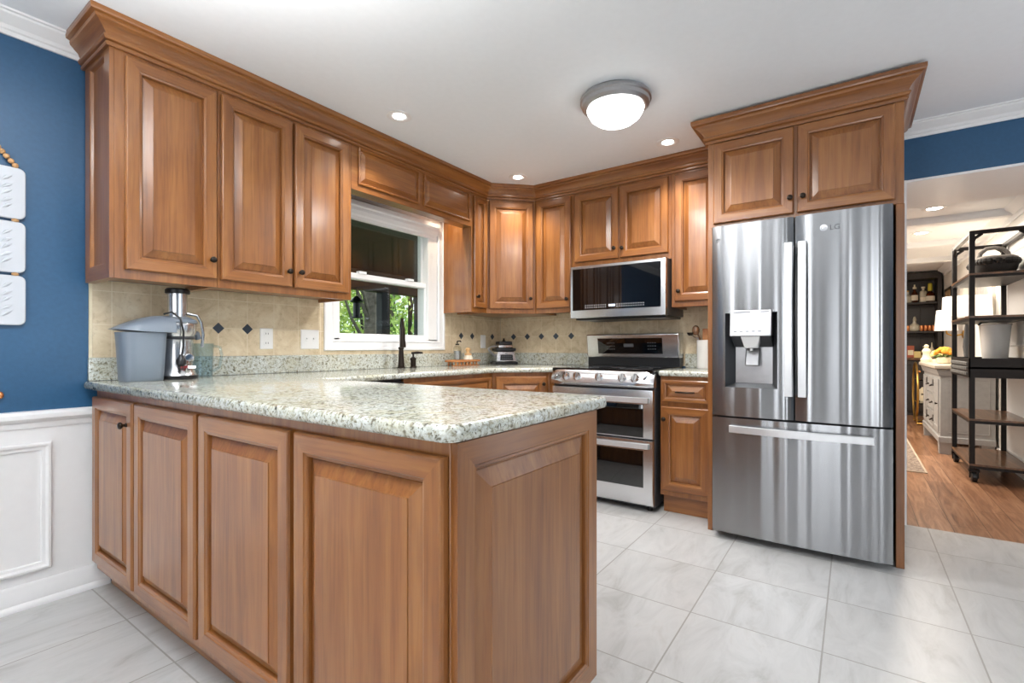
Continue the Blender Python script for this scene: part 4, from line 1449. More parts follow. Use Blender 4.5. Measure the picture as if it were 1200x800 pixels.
taper(FBL, 0.106, 0.104, 0.0, 0.022, 0.086, 0.084).build('foot_plate', 'black', bl, bevel=0.006)
hs = taper(FBL, 0.096, 0.082, 0.0225, 0.118, 0.078, 0.066).build('motor_housing', 'steel', bl, bevel=0.008)
m = MB()
m.hexa([FBL.at(-0.062, 0.036, 0.075), FBL.at(0.062, 0.036, 0.075), FBL.at(0.062, 0.036, 0.079), FBL.at(-0.062, 0.036, 0.079), FBL.at(-0.056, 0.088, 0.068), FBL.at(0.056, 0.088, 0.068), FBL.at(0.056, 0.088, 0.073), FBL.at(-0.056, 0.088, 0.073)])
kp = m.build('keypad', 'black', hs)
m = MB()
for r in range(2):
    for q in range(5):
        a = -0.045 + q * 0.0195
        m.fbox(FBL, a, a + 0.013, 0.044 + r * 0.021, 0.056 + r * 0.021, 0.066, 0.0785 - r * 0.0028)
m.build('keys', 'dark_grey', kp)
MB().fbox(FBL, -0.01, 0.01, 0.094, 0.100, 0.060, 0.0722).build('badge', 'dark_grey', hs)
taper(FBL, 0.090, 0.094, 0.1185, 0.146, 0.072, 0.072).build('collar', 'black', bl, bevel=0.006)
taper(FBL, 0.068, 0.066, 0.1465, 0.176, 0.058, 0.056).build('jar_seat', 'chrome', bl, bevel=0.006)
taper(FBL, 0.064, 0.062, 0.1765, 0.206, 0.054, 0.052).build('cap', 'black', bl, bevel=0.006)
MB().lathe(FBL.at(0, 0.206, 0), [(0.016, 0), (0.014, 0.008), (0.006, 0.016), (0.010, 0.024), (0.001, 0.03)], 14).build('cap_knob', 'bronze', bl)
MB().tube([FBL.at(-0.06, 0.165, 0), FBL.at(-0.12, 0.158, 0.0), FBL.at(-0.148, 0.14, 0), FBL.at(-0.14, 0.125, 0), FBL.at(-0.10, 0.082, 0), FBL.at(-0.085, 0.075, 0)], [0.006, 0.006, 0.007, 0.011, 0.011, 0.006], 10).build('handle', 'nickel', bl)

# crock with utensils, partly behind the fridge panel
crx, cry = 3.64, 0.86
cr_ = thing('utensil_crock', 'tall white ceramic crock beside the fridge panel on the small worktop', 'crock', (crx, cry, CT))
MB().lathe((crx, cry, CT), [(0.060, 0), (0.064, 0.006), (0.064, 0.195), (0.066, 0.202), (0.061, 0.203), (0.058, 0.195), (0.058, 0.012), (0.001, 0.010)], 32).build('pot', 'ceramic', cr_)
u = thing('cooking_spoon', 'dark wooden cooking spoon leaning left out of the white crock', 'spoon', (crx, cry, CT + 0.02))
MB().tube([(crx + 0.02, cry - 0.01, CT + 0.02), (crx - 0.01, cry + 0.045, CT + 0.22), (crx - 0.02, cry + 0.055, CT + 0.245)], 0.006, 8).build('handle', 'shelf_wood', u)
MB().ball((crx - 0.028, cry + 0.066, CT + 0.272), 0.034, seg=14, sz=(0.55, 0.8, 1.1)).build('bowl', 'shelf_wood', u)
u = thing('steel_ladle', 'steel ladle with dark tip hanging over the rim of the white crock', 'ladle', (crx, cry, CT + 0.02))
MB().tube([(crx + 0.01, cry + 0.0, CT + 0.03), (crx - 0.02, cry + 0.052, CT + 0.215), (crx - 0.025, cry + 0.075, CT + 0.225), (crx - 0.03, cry + 0.10, CT + 0.245)], 0.005, 8).build('handle', 'chrome', u)
MB().lathe((crx - 0.03, cry + 0.102, CT + 0.235), [(0.012, 0), (0.022, 0.010), (0.026, 0.022), (0.024, 0.022), (0.001, 0.012)], 16).build('bowl', 'bronze', u)
u = thing('wooden_spatula', 'flat reddish wooden spatula standing upright in the white crock', 'spatula', (crx, cry, CT + 0.02))
MB().tube([(crx, cry - 0.02, CT + 0.03), (crx + 0.02, cry + 0.0, CT + 0.19)], 0.006, 8).build('handle', 'tray_wood', u)
MB().box(crx + 0.012, crx + 0.02, cry - 0.03, cry + 0.03, CT + 0.185, CT + 0.285).build('blade', 'tray_wood', u, bevel=0.003)

# ---------------------------------------------------------------- hanging plaques on the blue wall
pq = thing('hanging_plaques', 'three white embossed plaques strung with wooden beads on the blue wall', 'wall decoration', (0.36, WY - 0.012, 1.8))
FQ = Fr((0, WY - 0.004, 0), (1, 0, 0), (0, -1, 0))
PX0, PX1 = 0.235, 0.485
for zt, zb in ((1.793, 1.587), (1.575, 1.370), (1.358, 1.158)):
    o = rounded_rect(PX0, PX1, 0, zt - zb, 0.022)
    m = MB().layers(o, [(0, 0), (0, 0.012), (0.003, 0.015)])
    m.v = [FQ.at(p.x, zb + p.y, p.z) for p in m.v]
    pb = m.build('plaque', 'plaque_white', pq)
    m = MB()
    mx = (PX0 + PX1) / 2
    for s_ in (-1, 1):
        for q in range(5):
            z0 = zb + 0.03 + q * 0.028
            for (r0, r1, dz) in ((0.012, 0.050, 0.030), (0.048, 0.092, 0.034 - 0.008 * (q % 2))):
                m.tube([FQ.at(mx + s_ * r0, z0, 0.0125), FQ.at(mx + s_ * (r0 + r1) / 2, z0 + dz * 0.6, 0.0150), FQ.at(mx + s_ * r1, z0 + dz, 0.0125)], [0.001, 0.0070, 0.001], 6)
    m.tube([FQ.at(mx, zb + 0.02, 0.0145), FQ.at(mx, zb + 0.185, 0.0145)], 0.003, 6)
    m.build('embossing', 'plaque_white', pb)
m = MB()
for zz in (1.581, 1.364):
    for xx in (0.272, 0.455):
        MB().ball(FQ.at(xx, zz, 0.009), 0.0095, seg=12, sz=(1.25, 0.9, 0.8)).build('bead', 'bead_wood', pq)
for s_, ax in ((1, 0.455), (-1, 0.265)):
    for q in range(8):
        MB().ball(FQ.at(ax - s_ * q * 0.0125, 1.802 + q * 0.0155, 0.010), 0.0105, seg=12).build('bead', 'bead_wood', pq)
MB().ball(FQ.at(0.413, 0.878, 0.011), 0.0115, seg=12, sz=(0.9, 1, 1.3)).build('bead', 'copper', pq)
m.tube([FQ.at(0.36, 1.158, 0.008), FQ.at(0.365, 0.93, 0.010), FQ.at(0.411, 0.885, 0.010)], 0.0012, 5)
m.tube([FQ.at(0.455, 1.80, 0.010), FQ.at(0.36, 1.92, 0.010), FQ.at(0.265, 1.80, 0.010)], 0.0012, 5)
m.build('string', 'bead_wood', pq)

# ---------------------------------------------------------------- the lounge beyond the opening
LC = 2.27
LY = -1.14
sbox('ceiling_lounge', 'ceiling_white', WX + 0.12, 11.0, -1.3, 2.0, LC, LC + 0.1)
for i, x in enumerate((4.50, 6.0, 7.3, 8.6)):
    m = MB().sweep([(x, 2.0), (x, -1.14)], [(-0.0, LC - 0.0), (-0.0, LC - 0.045), (0.01, LC - 0.06), (0.12, LC - 0.06), (0.13, LC - 0.045), (0.13, LC - 0.0)])
    struct(m.build('trim_%d' % (8 + i), 'ceiling_white'))
w = MB()
w.box(WX + 0.12, 11.0, LY - 0.12, LY, 0, LC)
struct(w.build('wall_lounge', 'wall_white'))
struct(MB().sweep([(9.9, LY), (WX + 0.13, LY)][::-1], [(0, LC - 0.10), (-0.012, LC - 0.10), (-0.02, LC - 0.06), (-0.07, LC - 0.02), (-0.08, LC), (0, LC)]).build('trim_12', 'ceiling_white'))
sbox('wall_lounge_far', 'wall_white', 10.35, 10.5, LY, 2.0, 0, LC)
sbox('wall_lounge_left', 'wall_white', WX + 0.12, 11.0, 1.9, 2.0, 0, LC)
sbox('baseboard_lounge', 'white_paint', WX + 0.14, 9.8, LY, LY + 0.014, 0, 0.11)
# white vertical boarding and a panelled door on the lounge wall behind the rack
m = MB()
for i in range(14):
    x = 4.1 + i * 0.09
    m.box(x, x + 0.082, LY, LY + 0.012, 0.12, LC - 0.10)
struct(m.build('trim_13', 'white_paint'))
m = MB()
m.box(5.40, 5.46, LY, LY + 0.02, 0, 2.02).box(6.20, 6.26, LY, LY + 0.02, 0, 2.02).box(5.40, 6.26, LY, LY + 0.02, 2.02, 2.09)
FDo = Fr((0, LY, 0), (-1, 0, 0), (0, 1, 0))
m.rings(FDo, -6.19, -5.47, 0.02, 2.01, [(0, 0), (0, 0.01)], cap=True)
for b0, b1 in ((0.15, 0.95), (1.08, 1.9)):
    m.rings(FDo, -6.10, -5.56, b0, b1, [(0, 0.0101), (0.0, 0.012), (0.01, 0.018), (0.02, 0.012), (0.03, 0.012)], back=False)
struct(m.build('door_2', 'white_paint'))
lamp('lounge_ceiling_lamp', 'AREA', (6.6, 0.4, LC - 0.07), 100, (1.0, 0.90, 0.78), size=2.4, shape='SQUARE')


def lounge_light(x, y, label):
    t = thing('recessed_light', label, 'light', (x, y, LC), 'recessed lounge lights')
    MB().lathe((x, y, LC), [(0.085, -0.0005), (0.085, -0.004), (0.066, -0.007), (0.056, -0.004), (0.054, -0.001)], 24).build('trim_ring', 'white_paint', t)
    MB().lathe((x, y, LC), [(0.053, -0.001), (0.050, -0.004), (0.001, -0.008)], 20).build('lens', 'bulb', t)
    lamp('lounge_light_lamp', 'SPOT', (x, y, LC - 0.012), 14, (1.0, 0.86, 0.70), spot_size=radians(130), spot_blend=0.7, shadow_soft_size=0.05)


lounge_light(5.52, -0.57, 'recessed lounge ceiling light nearest the opening')
lounge_light(6.62, -0.58, 'recessed lounge ceiling light farther from the opening')

# rolling rack
rk = thing('rolling_rack', 'tall black metal rolling rack with wooden shelves in the lounge', 'rack', (5.7, -0.95, 0))
RX0, RX1, RYa, RYb = 5.30, 6.12, -0.775, -1.105
for x in (RX0, RX1):
    for y in (RYa, RYb):
        MB().box(x - 0.017, x + 0.017, y - 0.017, y + 0.017, 0.098, 2.0).build('post', 'black_metal', rk, bevel=0.003)
        m = MB().lathe((x, y - 0.012, 0.04), [(0.03, -0.02), (0.04, -0.014), (0.04, 0.014), (0.03, 0.02)], 20, axis=(0, 1, 0))
        wh = m.build('wheel', 'black', rk)
        MB().box(x - 0.02, x + 0.02, y - 0.045, y + 0.02, 0.079, 0.0975).box(x - 0.012, x + 0.012, y - 0.04, y - 0.034, 0.03, 0.08).box(x - 0.012, x + 0.012, y + 0.010, y + 0.016, 0.03, 0.08).build('wheel_fork', 'black_metal', wh)
m = MB()
for (x0, y0, x1, y1) in ((RX0, RYa, RX1, RYa), (RX0, RYb, RX1, RYb), (RX0, RYa, RX0, RYb), (RX1, RYa, RX1, RYb)):
    m.box(min(x0, x1) - 0.015, max(x0, x1) + 0.015, min(y0, y1) - 0.015, max(y0, y1) + 0.015, 1.972, 2.002)
m.build('top_frame', 'black_metal', rk, bevel=0.002)
m = MB()
for x, sx_ in ((RX0, 1), (RX1, -1)):
    for y, sy_ in ((RYa, -1), (RYb, 1)):
        m.tube([(x, y, 1.90), (x + sx_ * 0.015, y, 1.94), (x + sx_ * 0.06, y, 1.975)], 0.012, 8)
        m.tube([(x, y, 1.90), (x, y + sy_ * 0.015, 1.94), (x, y + sy_ * 0.06, 1.975)], 0.012, 8)
m.build('corner_gussets', 'black_metal', rk)
for z in (1.655, 1.315, 0.495, 0.135):
    m = MB().box(RX0 - 0.014, RX1 + 0.014, RYb - 0.014, RYa + 0.014, z - 0.03, z - 0.008, 1).box(RX0 - 0.018, RX1 + 0.018, RYb - 0.018, RYa + 0.018, z - 0.0075, z + 0.008, 0)
    m.build('shelf', ['shelf_wood', 'black_metal'], rk)
m = MB().box(RX0 - 0.02, RX1 + 0.02, RYb - 0.02, RYa + 0.02, 0.90, 0.915)
for y in (RYa + 0.012, RYb - 0.02):
    m.box(RX0 - 0.02, RX1 + 0.02, y, y + 0.008, 0.83, 0.985)
for x in (RX0 - 0.02, RX1 + 0.012):
    m.box(x, x + 0.008, RYb - 0.02, RYa + 0.02, 0.83, 0.985)
td = m.build('tray', 'black_metal', rk)
m = MB()
for r in range(3):
    for q in range(14):
        x = RX0 + 0.05 + q * 0.055
        z = 0.86 + r * 0.04
        m.hexa([(x - 0.022, RYa + 0.0205, z - 0.015), (x + 0.022, RYa + 0.0205, z - 0.015), (x + 0.016, RYa + 0.032, z - 0.010), (x - 0.016, RYa + 0.032, z - 0.010),
                (x - 0.022, RYa + 0.0205, z + 0.015), (x + 0.022, RYa + 0.0205, z + 0.015), (x + 0.016, RYa + 0.032, z + 0.010), (x - 0.016, RYa + 0.032, z + 0.010)])
m.build('embossed_front', 'outlet_slot', td)

# basket on the top shelf
bk = thing('woven_basket', 'black and grey woven basket with looped handle on the rack top shelf', 'basket', (5.62, -0.95, 1.664))
o = rounded_rect(5.42, 5.84, -1.085, -0.82, 0.09)
MB().layers(o, [(0.03, 1.664), (0.01, 1.70), (0.0, 1.745), (0.004, 1.775)]).build('basket_body', 'basket_black', bk)
MB().layers(o, [(0.0, 1.7755), (0.004, 1.80), (0.03, 1.815), (0.09, 1.822)]).build('folded_rim', 'basket_grey', bk)
m = MB()
for i in range(0, len(o)):
    pass
for i in range(30):
    t = i / 30 * 2 * pi
    m.ball((5.63 + 0.205 * math.copysign(abs(cos(t)) ** 0.55, cos(t)), -0.9525 + 0.128 * math.copysign(abs(sin(t)) ** 0.55, sin(t)), 1.768), 0.027, seg=8)
m.build('scalloped_edge', 'basket_black', bk)
MB().tube([(5.62, -0.86, 1.80), (5.62, -0.875, 1.86), (5.62, -0.91, 1.895), (5.62, -0.96, 1.90), (5.62, -1.01, 1.885), (5.62, -1.04, 1.85), (5.62, -1.05, 1.80)], 0.016, 10).build('handle', 'basket_grey', bk)
# white tapered bucket on the rack tray
bu = thing('white_bucket', 'white tapered bucket with dark handle standing on the rack tray', 'bucket', (5.75, -1.0, 0.916))
MB().lathe((5.75, -0.985, 0.916), [(0.075, 0), (0.08, 0.01), (0.105, 0.34), (0.112, 0.346), (0.108, 0.352), (0.098, 0.345), (0.072, 0.02), (0.001, 0.015)], 28, sy=0.95).build('bucket_body', 'ceramic', bu)
MB().tube([(5.70, -0.875, 1.265), (5.72, -0.90, 1.285), (5.75, -0.94, 1.29)], 0.008, 8).build('handle', 'dark_grey', bu)

# sideboard
sb = thing('sideboard', 'distressed pale grey sideboard with drawers and doors behind the rack', 'sideboard', (7.2, -0.9, 0))
SX0, SX1, SY0, SY1 = 6.49, 7.86, -0.715, -1.118
MB().box(SX0, SX1, SY1, SY0, 0.14, 0.855).build('body', 'sideboard', sb, bevel=0.004)
MB().sweep([(SX0, SY1), (SX0, SY0), (SX1, SY0), (SX1, SY1)][::-1], [(0, 0.79), (0.012, 0.79), (0.014, 0.80), (0.03, 0.85), (0, 0.855)]).build('cornice', 'sideboard', sb)
MB().layers([(SX0 - 0.045, SY1), (SX1 + 0.045, SY1), (SX1 + 0.045, SY0 + 0.045), (SX0 - 0.045, SY0 + 0.045)], [(0.006, 0.856), (0, 0.862), (0, 0.888), (0.008, 0.898)]).build('top', 'sand_top', sb)
m = MB().sweep([(SX0, SY1), (SX0, SY0), (SX1, SY0), (SX1, SY1)][::-1], [(0, 0.12), (0.014, 0.12), (0.014, 0.17), (0.004, 0.18), (0, 0.18)])
m.build('plinth_moulding', 'sideboard', sb)
for x in (SX0 + 0.05, SX1 - 0.05):
    for y in (SY0 - 0.045, SY1 + 0.05):
        MB().hexa([(x - 0.04, y - 0.04, 0), (x + 0.04, y - 0.04, 0), (x + 0.04, y + 0.05, 0), (x - 0.04, y + 0.05, 0), (x - 0.055, y - 0.045, 0.1395), (x + 0.055, y - 0.045, 0.1395), (x + 0.055, y + 0.055, 0.1395), (x - 0.055, y + 0.055, 0.1395)]).build('foot', 'sideboard', sb)
FSB = Fr((0, SY0, 0), (-1, 0, 0), (0, 1, 0))
for (a0, a1) in ((-SX0 - 0.42, -SX0 - 0.06), (-SX1 + 0.06, -SX1 + 0.42)):
    d = MB().rings(FSB, a0, a1, 0.21, 0.75, [(0, 0), (0, 0.012), (0.05, 0.012), (0.056, 0.005), (0.06, 0.005)]).build('door', 'sideboard', sb)
    MB().lathe(FSB.at(a0 + 0.03 if a0 < -7.2 else a1 - 0.03, 0.5, 0.012), [(0.006, 0), (0.006, 0.01), (0.014, 0.018), (0.001, 0.024)], 12, axis=FSB.n).build('knob', 'bronze', d)
    ha = a1 - 0.012 if a0 < -7.2 else a0 - 0.0
    for z in (0.28, 0.66):
        MB().fbox(FSB, ha - 0.01, ha + 0.02, z, z + 0.07, 0.010, 0.018).build('hinge', 'bronze', d)
for b0, b1 in ((0.58, 0.75), (0.395, 0.565), (0.21, 0.38)):
    d = MB().rings(FSB, -SX1 + 0.44, -SX0 - 0.44, b0, b1, [(0, 0), (0, 0.012), (0.02, 0.012), (0.024, 0.008)]).build('drawer', 'sideboard', sb)
    for a in (-SX1 + 0.53, -SX0 - 0.53):
        MB().tube([FSB.at(a - 0.035, (b0 + b1) / 2, 0.008), FSB.at(a, (b0 + b1) / 2 - 0.012, 0.03), FSB.at(a + 0.035, (b0 + b1) / 2, 0.008)], 0.006, 8).build('drawer_pull', 'bronze', d)
MB().rings(Fr((SX0, 0, 0), (0, -1, 0), (-1, 0, 0)), -SY0 + 0.06, -SY1 - 0.04, 0.22, 0.75, [(0, 0), (0, 0.004), (0.004, 0.004), (0.006, 0.001)]).build('side_panel', 'sideboard', sb)

ST = 0.8985
lp = thing('table_lamp', 'table lamp with wide white drum shade standing on the sideboard', 'lamp', (6.62, -0.93, ST))
MB().lathe((6.62, -0.93, ST), [(0.075, 0), (0.078, 0.012), (0.03, 0.03), (0.018, 0.06), (0.03, 0.18), (0.022, 0.32), (0.012, 0.42), (0.012, 0.50)], 20).build('lamp_base', 'dark_grey', lp)
MB().lathe((6.62, -0.93, ST), [(0.19, 0.485), (0.182, 0.685), (0.178, 0.685), (0.186, 0.487)], 36).build('lamp_shade', 'shade_lit', lp)
lamp('table_lamp_bulb', 'POINT', (6.62, -0.93, ST + 0.58), 4, (1, 0.85, 0.65), shadow_soft_size=0.04)

fl = thing('orange_flowers', 'round bunch of orange flowers in small pot on the sideboard', 'flowers', (6.95, -0.80, ST))
MB().lathe((6.95, -0.80, ST), [(0.05, 0), (0.06, 0.01), (0.065, 0.06), (0.05, 0.07)], 18).build('pot', 'cream', fl)
m = MB()
random.seed(3)
for i in range(38):
    t, p = random.uniform(0, 2 * pi), random.uniform(0, 1.3)
    q = Vector((6.95 + 0.075 * cos(t) * sin(p), -0.80 + 0.075 * sin(t) * sin(p), ST + 0.09 + 0.07 * cos(p)))
    m.ball(q, random.uniform(0.016, 0.026), seg=8)
m.build('blooms', 'orange', fl)
m = MB()
for i in range(8):
    t = i * pi / 4
    m.tube([(6.95, -0.80, ST + 0.07), (6.95 + 0.06 * cos(t), -0.80 + 0.06 * sin(t), ST + 0.09), (6.95 + 0.105 * cos(t), -0.80 + 0.105 * sin(t), ST + 0.075)], [0.006, 0.012, 0.002], 6)
m.build('leaves', 'leaf_small', fl)
fl = thing('yellow_flowers', 'small yellow flower arrangement near the far end of the sideboard', 'flowers', (7.55, -0.80, ST))
MB().lathe((7.55, -0.80, ST), [(0.04, 0), (0.045, 0.03), (0.03, 0.04)], 14).build('pot', 'cream', fl)
m = MB()
for i in range(16):
    t, p = random.uniform(0, 2 * pi), random.uniform(0, 1.4)
    m.ball((7.55 + 0.055 * cos(t) * sin(p), -0.80 + 0.055 * sin(t) * sin(p), ST + 0.06 + 0.06 * cos(p)), random.uniform(0.016, 0.026), seg=8)
m.build('blooms', 'candle', fl)
m = MB().tube([(7.55, -0.80, ST + 0.03), (7.545, -0.82, ST + 0.12), (7.54, -0.83, ST + 0.19)], [0.004, 0.012, 0.002], 6)
m.tube([(7.55, -0.80, ST + 0.03), (7.58, -0.78, ST + 0.10), (7.6, -0.77, ST + 0.14)], [0.004, 0.012, 0.002], 6)
m.build('leaves', 'leaf_small', fl)
fg_ = thing('cream_figurine', 'small cream figurine on the far corner of the sideboard', 'figurine', (7.78, -0.73, ST))
MB().lathe((7.78, -0.73, ST), [(0.055, 0), (0.06, 0.03), (0.04, 0.06), (0.035, 0.10), (0.045, 0.13), (0.03, 0.16), (0.018, 0.17)], 16).build('figure', 'cream', fg_)
MB().ball((7.78, -0.73, ST + 0.19), 0.024, seg=12).build('head', 'cream', fg_)

# wall art, small framed picture and sconce on the lounge wall
FA = Fr((0, LY, 0), (-1, 0, 0), (0, 1, 0))
ar = thing('wall_art', 'black and white striped framed art on the lounge wall above the lamp', 'picture', (7.0, LY, 1.7))
MB().rings(FA, -7.45, -6.62, 1.40, 1.95, [(0, 0.001), (0, 0.03), (0.025, 0.03), (0.028, 0.018)], cap=False).build('frame', 'sand_top', ar)
MB().fbox(FA, -7.42, -6.65, 1.43, 1.92, 0.01, 0.02).build('print', 'art', ar)
ar = thing('framed_picture', 'small warm-toned framed picture on the lounge wall near the bar', 'picture', (9.4, LY, 1.8))
MB().rings(FA, -9.72, -9.12, 1.52, 1.94, [(0, 0.001), (0, 0.025), (0.03, 0.025), (0.033, 0.015)], cap=False).build('frame', 'black_metal', ar)
MB().fbox(FA, -9.69, -9.15, 1.55, 1.91, 0.006, 0.016).build('print', 'brick_red', ar)
sc_ = thing('wall_sconce', 'wall sconce with tapered white shade and brass arm beside the bar shelves', 'light', (8.3, LY, 1.35))
MB().lathe((8.3, LY, 1.24), [(0.05, 0), (0.05, 0.012), (0.02, 0.02)], 16, axis=(0, 1, 0)).tube([(8.3, LY + 0.015, 1.24), (8.3, LY + 0.10, 1.22), (8.3, LY + 0.16, 1.25), (8.3, LY + 0.17, 1.31)], 0.010, 8).build('brass_arm', 'gold', sc_)
MB().lathe((8.3, LY + 0.17, 1.29), [(0.115, 0), (0.095, 0.26), (0.092, 0.26), (0.112, 0.002)], 28).build('lamp_shade', 'shade_lit', sc_)
lamp('sconce_bulb', 'POINT', (8.3, LY + 0.17, 1.42), 3, (1, 0.85, 0.65), shadow_soft_size=0.03)

# built-in bar
ba = thing('built_in_bar', 'charcoal built-in bar cabinet with open shelves on the far lounge wall', 'bar cabinet', (10.1, -0.6, 0))
BY0, BY1 = -1.115, 0.6
m = MB()
m.box(10.28, 10.345, BY0, BY1, 0.915, 2.25)
n = 9
for i in range(n):
    y0 = BY0 + 0.05 + i * (BY1 - BY0 - 0.1) / n
    m.box(10.265, 10.2801, y0 + 0.004, y0 + (BY1 - BY0 - 0.1) / n - 0.004, 0.915, 2.15)
m.build('back_boards', 'dark_cab', ba)
for y in (BY0, BY1 - 0.05):
    MB().box(9.93, 10.2795, y, y + 0.05, 0.915, 2.25).build('side_stile', 'dark_cab', ba, bevel=0.003)
MB().box(9.90, 10.264, BY0 + 0.0505, BY1 - 0.0505, 2.15, 2.25).build('top_rail', 'dark_cab', ba, bevel=0.003)
for z in (1.79, 1.335):
    MB().box(9.96, 10.264, BY0 + 0.0505, BY1 - 0.0505, z - 0.028, z).build('shelf', 'dark_cab', ba, bevel=0.003)
MB().box(9.87, 10.345, BY0 - 0.0, BY1, 0.88, 0.9145).build('counter', 'shelf_wood', ba, bevel=0.004)
MB().box(9.93, 10.345, BY0 + 0.02, BY1, 0.08, 0.8795).build('lower_cabinet', 'dark_cab', ba)
FBA = Fr((9.93, 0, 0), (0, -1, 0), (-1, 0, 0))
for a0 in (0.52, 0.81):
    d = MB().rings(FBA, a0, a0 + 0.27, 0.12, 0.85, [(0, 0), (0, 0.014), (0.05, 0.014), (0.055, 0.006)]).build('door', 'dark_cab', ba)
    MB().lathe(FBA.at(a0 + 0.04, 0.7, 0.014), [(0.006, 0), (0.014, 0.014), (0.001, 0.02)], 12, axis=FBA.n).build('knob', 'copper', d)
MB().box(9.98, 10.3, BY0 + 0.03, BY1, 0, 0.0795).build('toe_kick', 'dark_cab', ba)


def bottle(x, y, z, label, prof, mat, cap=None, lab=None, name='bottle', cat='bottle', grp=None):
    t = thing(name, label, cat, (x, y, z), grp)
    MB().lathe((x, y, z), prof, 18).build('glass', mat, t)
    if cap:
        MB().lathe((x, y, z), cap[0], 14).build('stopper', cap[1], t)
    if lab:
        z0, z1, r, mt = lab
        m = MB()
        q = [i for i in range(-4, 5)]
        for i in q:
            a = pi + i * 0.24
            for zz in (z0, z1):
                m.v.append(Vector((x + r * cos(a), y + r * sin(a), z + zz)))
        for i in range(len(q) - 1):
            m.f.append([2 * i, 2 * i + 1, 2 * i + 3, 2 * i + 2])
            m.m.append(0)
        m.build('paper_label', mt, t, recalc=False)
    return t


ZS = 1.7905
bottle(10.08, -0.715, ZS, 'pale bottle at the left edge of the bar upper shelf', [(0.05, 0), (0.055, 0.01), (0.055, 0.1), (0.02, 0.14), (0.018, 0.18)], 'pale_glass', ([(0.02, 0.18), (0.02, 0.2)], 'gold'))
bottle(10.08, -0.80, ZS, 'round amber bottle with circular label on the bar upper shelf', [(0.036, 0), (0.048, 0.02), (0.050, 0.07), (0.047, 0.12), (0.032, 0.165), (0.018, 0.185), (0.016, 0.22)], 'amber', ([(0.024, 0.221), (0.024, 0.25), (0.01, 0.26), (0.01, 0.29)], 'cream'), (0.035, 0.12, 0.0515, 'label_white'))
bottle(10.08, -0.905, ZS, 'pale square-shouldered bottle in the middle of the bar upper shelf', [(0.042, 0), (0.046, 0.01), (0.046, 0.165), (0.040, 0.18), (0.018, 0.19), (0.016, 0.225)], 'pale_glass', ([(0.026, 0.226), (0.026, 0.25)], 'label_white'), (0.02, 0.08, 0.0475, 'label_white'))
bottle(10.08, -0.99, ZS, 'dark bottle with white label and yellow neck on the bar upper shelf', [(0.058, 0), (0.065, 0.01), (0.065, 0.10), (0.05, 0.14), (0.022, 0.165), (0.020, 0.18)], 'amber', ([(0.026, 0.181), (0.03, 0.2), (0.028, 0.29), (0.02, 0.3)], 'yellow'), (0.02, 0.095, 0.0665, 'label_white'))
ZM = 1.3355
bottle(10.08, -0.80, ZM, 'clear glass decanter with tall stopper on the bar lower shelf', [(0.05, 0), (0.07, 0.02), (0.075, 0.06), (0.06, 0.10), (0.025, 0.13), (0.022, 0.16)], 'pale_glass', ([(0.02, 0.161), (0.028, 0.18), (0.018, 0.22), (0.008, 0.235)], 'pale_glass'), name='decanter', cat='decanter')
for y, lb in ((-0.715, 'copper mug at the left end of the bar lower shelf'), (-0.885, 'copper mug just right of the decanter on the bar lower shelf'), (-0.935, 'copper mug second from the decanter on the bar lower shelf'), (-0.985, 'copper mug third from the decanter on the bar lower shelf'), (-1.033, 'copper mug closest to the white shade on the bar lower shelf')):
    t = thing('copper_mug', lb, 'mug', (10.06, y, ZM), 'copper mugs on the bar shelf')
    MB().lathe((10.06, y, ZM), [(0.02, 0), (0.022, 0.008), (0.024, 0.03), (0.0235, 0.09), (0.022, 0.09), (0.022, 0.02), (0.001, 0.015)], 16).build('cup', 'copper', t)
    MB().tube([(10.04, y, ZM + 0.075), (10.018, y, ZM + 0.07), (10.014, y, ZM + 0.045), (10.04, y, ZM + 0.025)], 0.004, 6).build('handle', 'copper', t)
ZC = 0.915
t = thing('brick_red_box', 'tall brick-red box standing on the bar counter by the opening edge', 'box', (10.05, -0.745, ZC))
MB().box(10.0, 10.1, -0.79, -0.70, ZC, ZC + 0.19).build('carton', 'label_red', t, bevel=0.003)
MB().box(9.999, 9.9999, -0.78, -0.71, ZC + 0.04, ZC + 0.12).build('paper_label', 'cream', t)
t = thing('yellow_candle', 'square yellow candle on the bar counter', 'candle', (10.0, -0.83, ZC))
MB().layers(rounded_rect(9.955, 10.045, -0.875, -0.785, 0.012), [(0, ZC), (0, ZC + 0.095), (0.006, ZC + 0.10)]).build('wax', 'candle', t)
MB().tube([(10.0, -0.83, ZC + 0.1), (10.0, -0.83, ZC + 0.115)], 0.003, 6).build('wick', 'black', t)
bottle(10.05, -0.925, ZC, 'dark decanter with round glass stopper on the bar counter', [(0.05, 0), (0.062, 0.01), (0.062, 0.06), (0.045, 0.10), (0.02, 0.12), (0.018, 0.135)], 'amber', ([(0.018, 0.136), (0.012, 0.15), (0.03, 0.165), (0.028, 0.185), (0.001, 0.19)], 'pale_glass'), (0.01, 0.04, 0.063, 'label_white'), name='decanter', cat='decanter')
bottle(10.05, -1.008, ZC, 'cream patterned bottle with thin neck on the bar counter', [(0.036, 0), (0.046, 0.02), (0.046, 0.09), (0.026, 0.14), (0.012, 0.17), (0.006, 0.24)], 'cream')

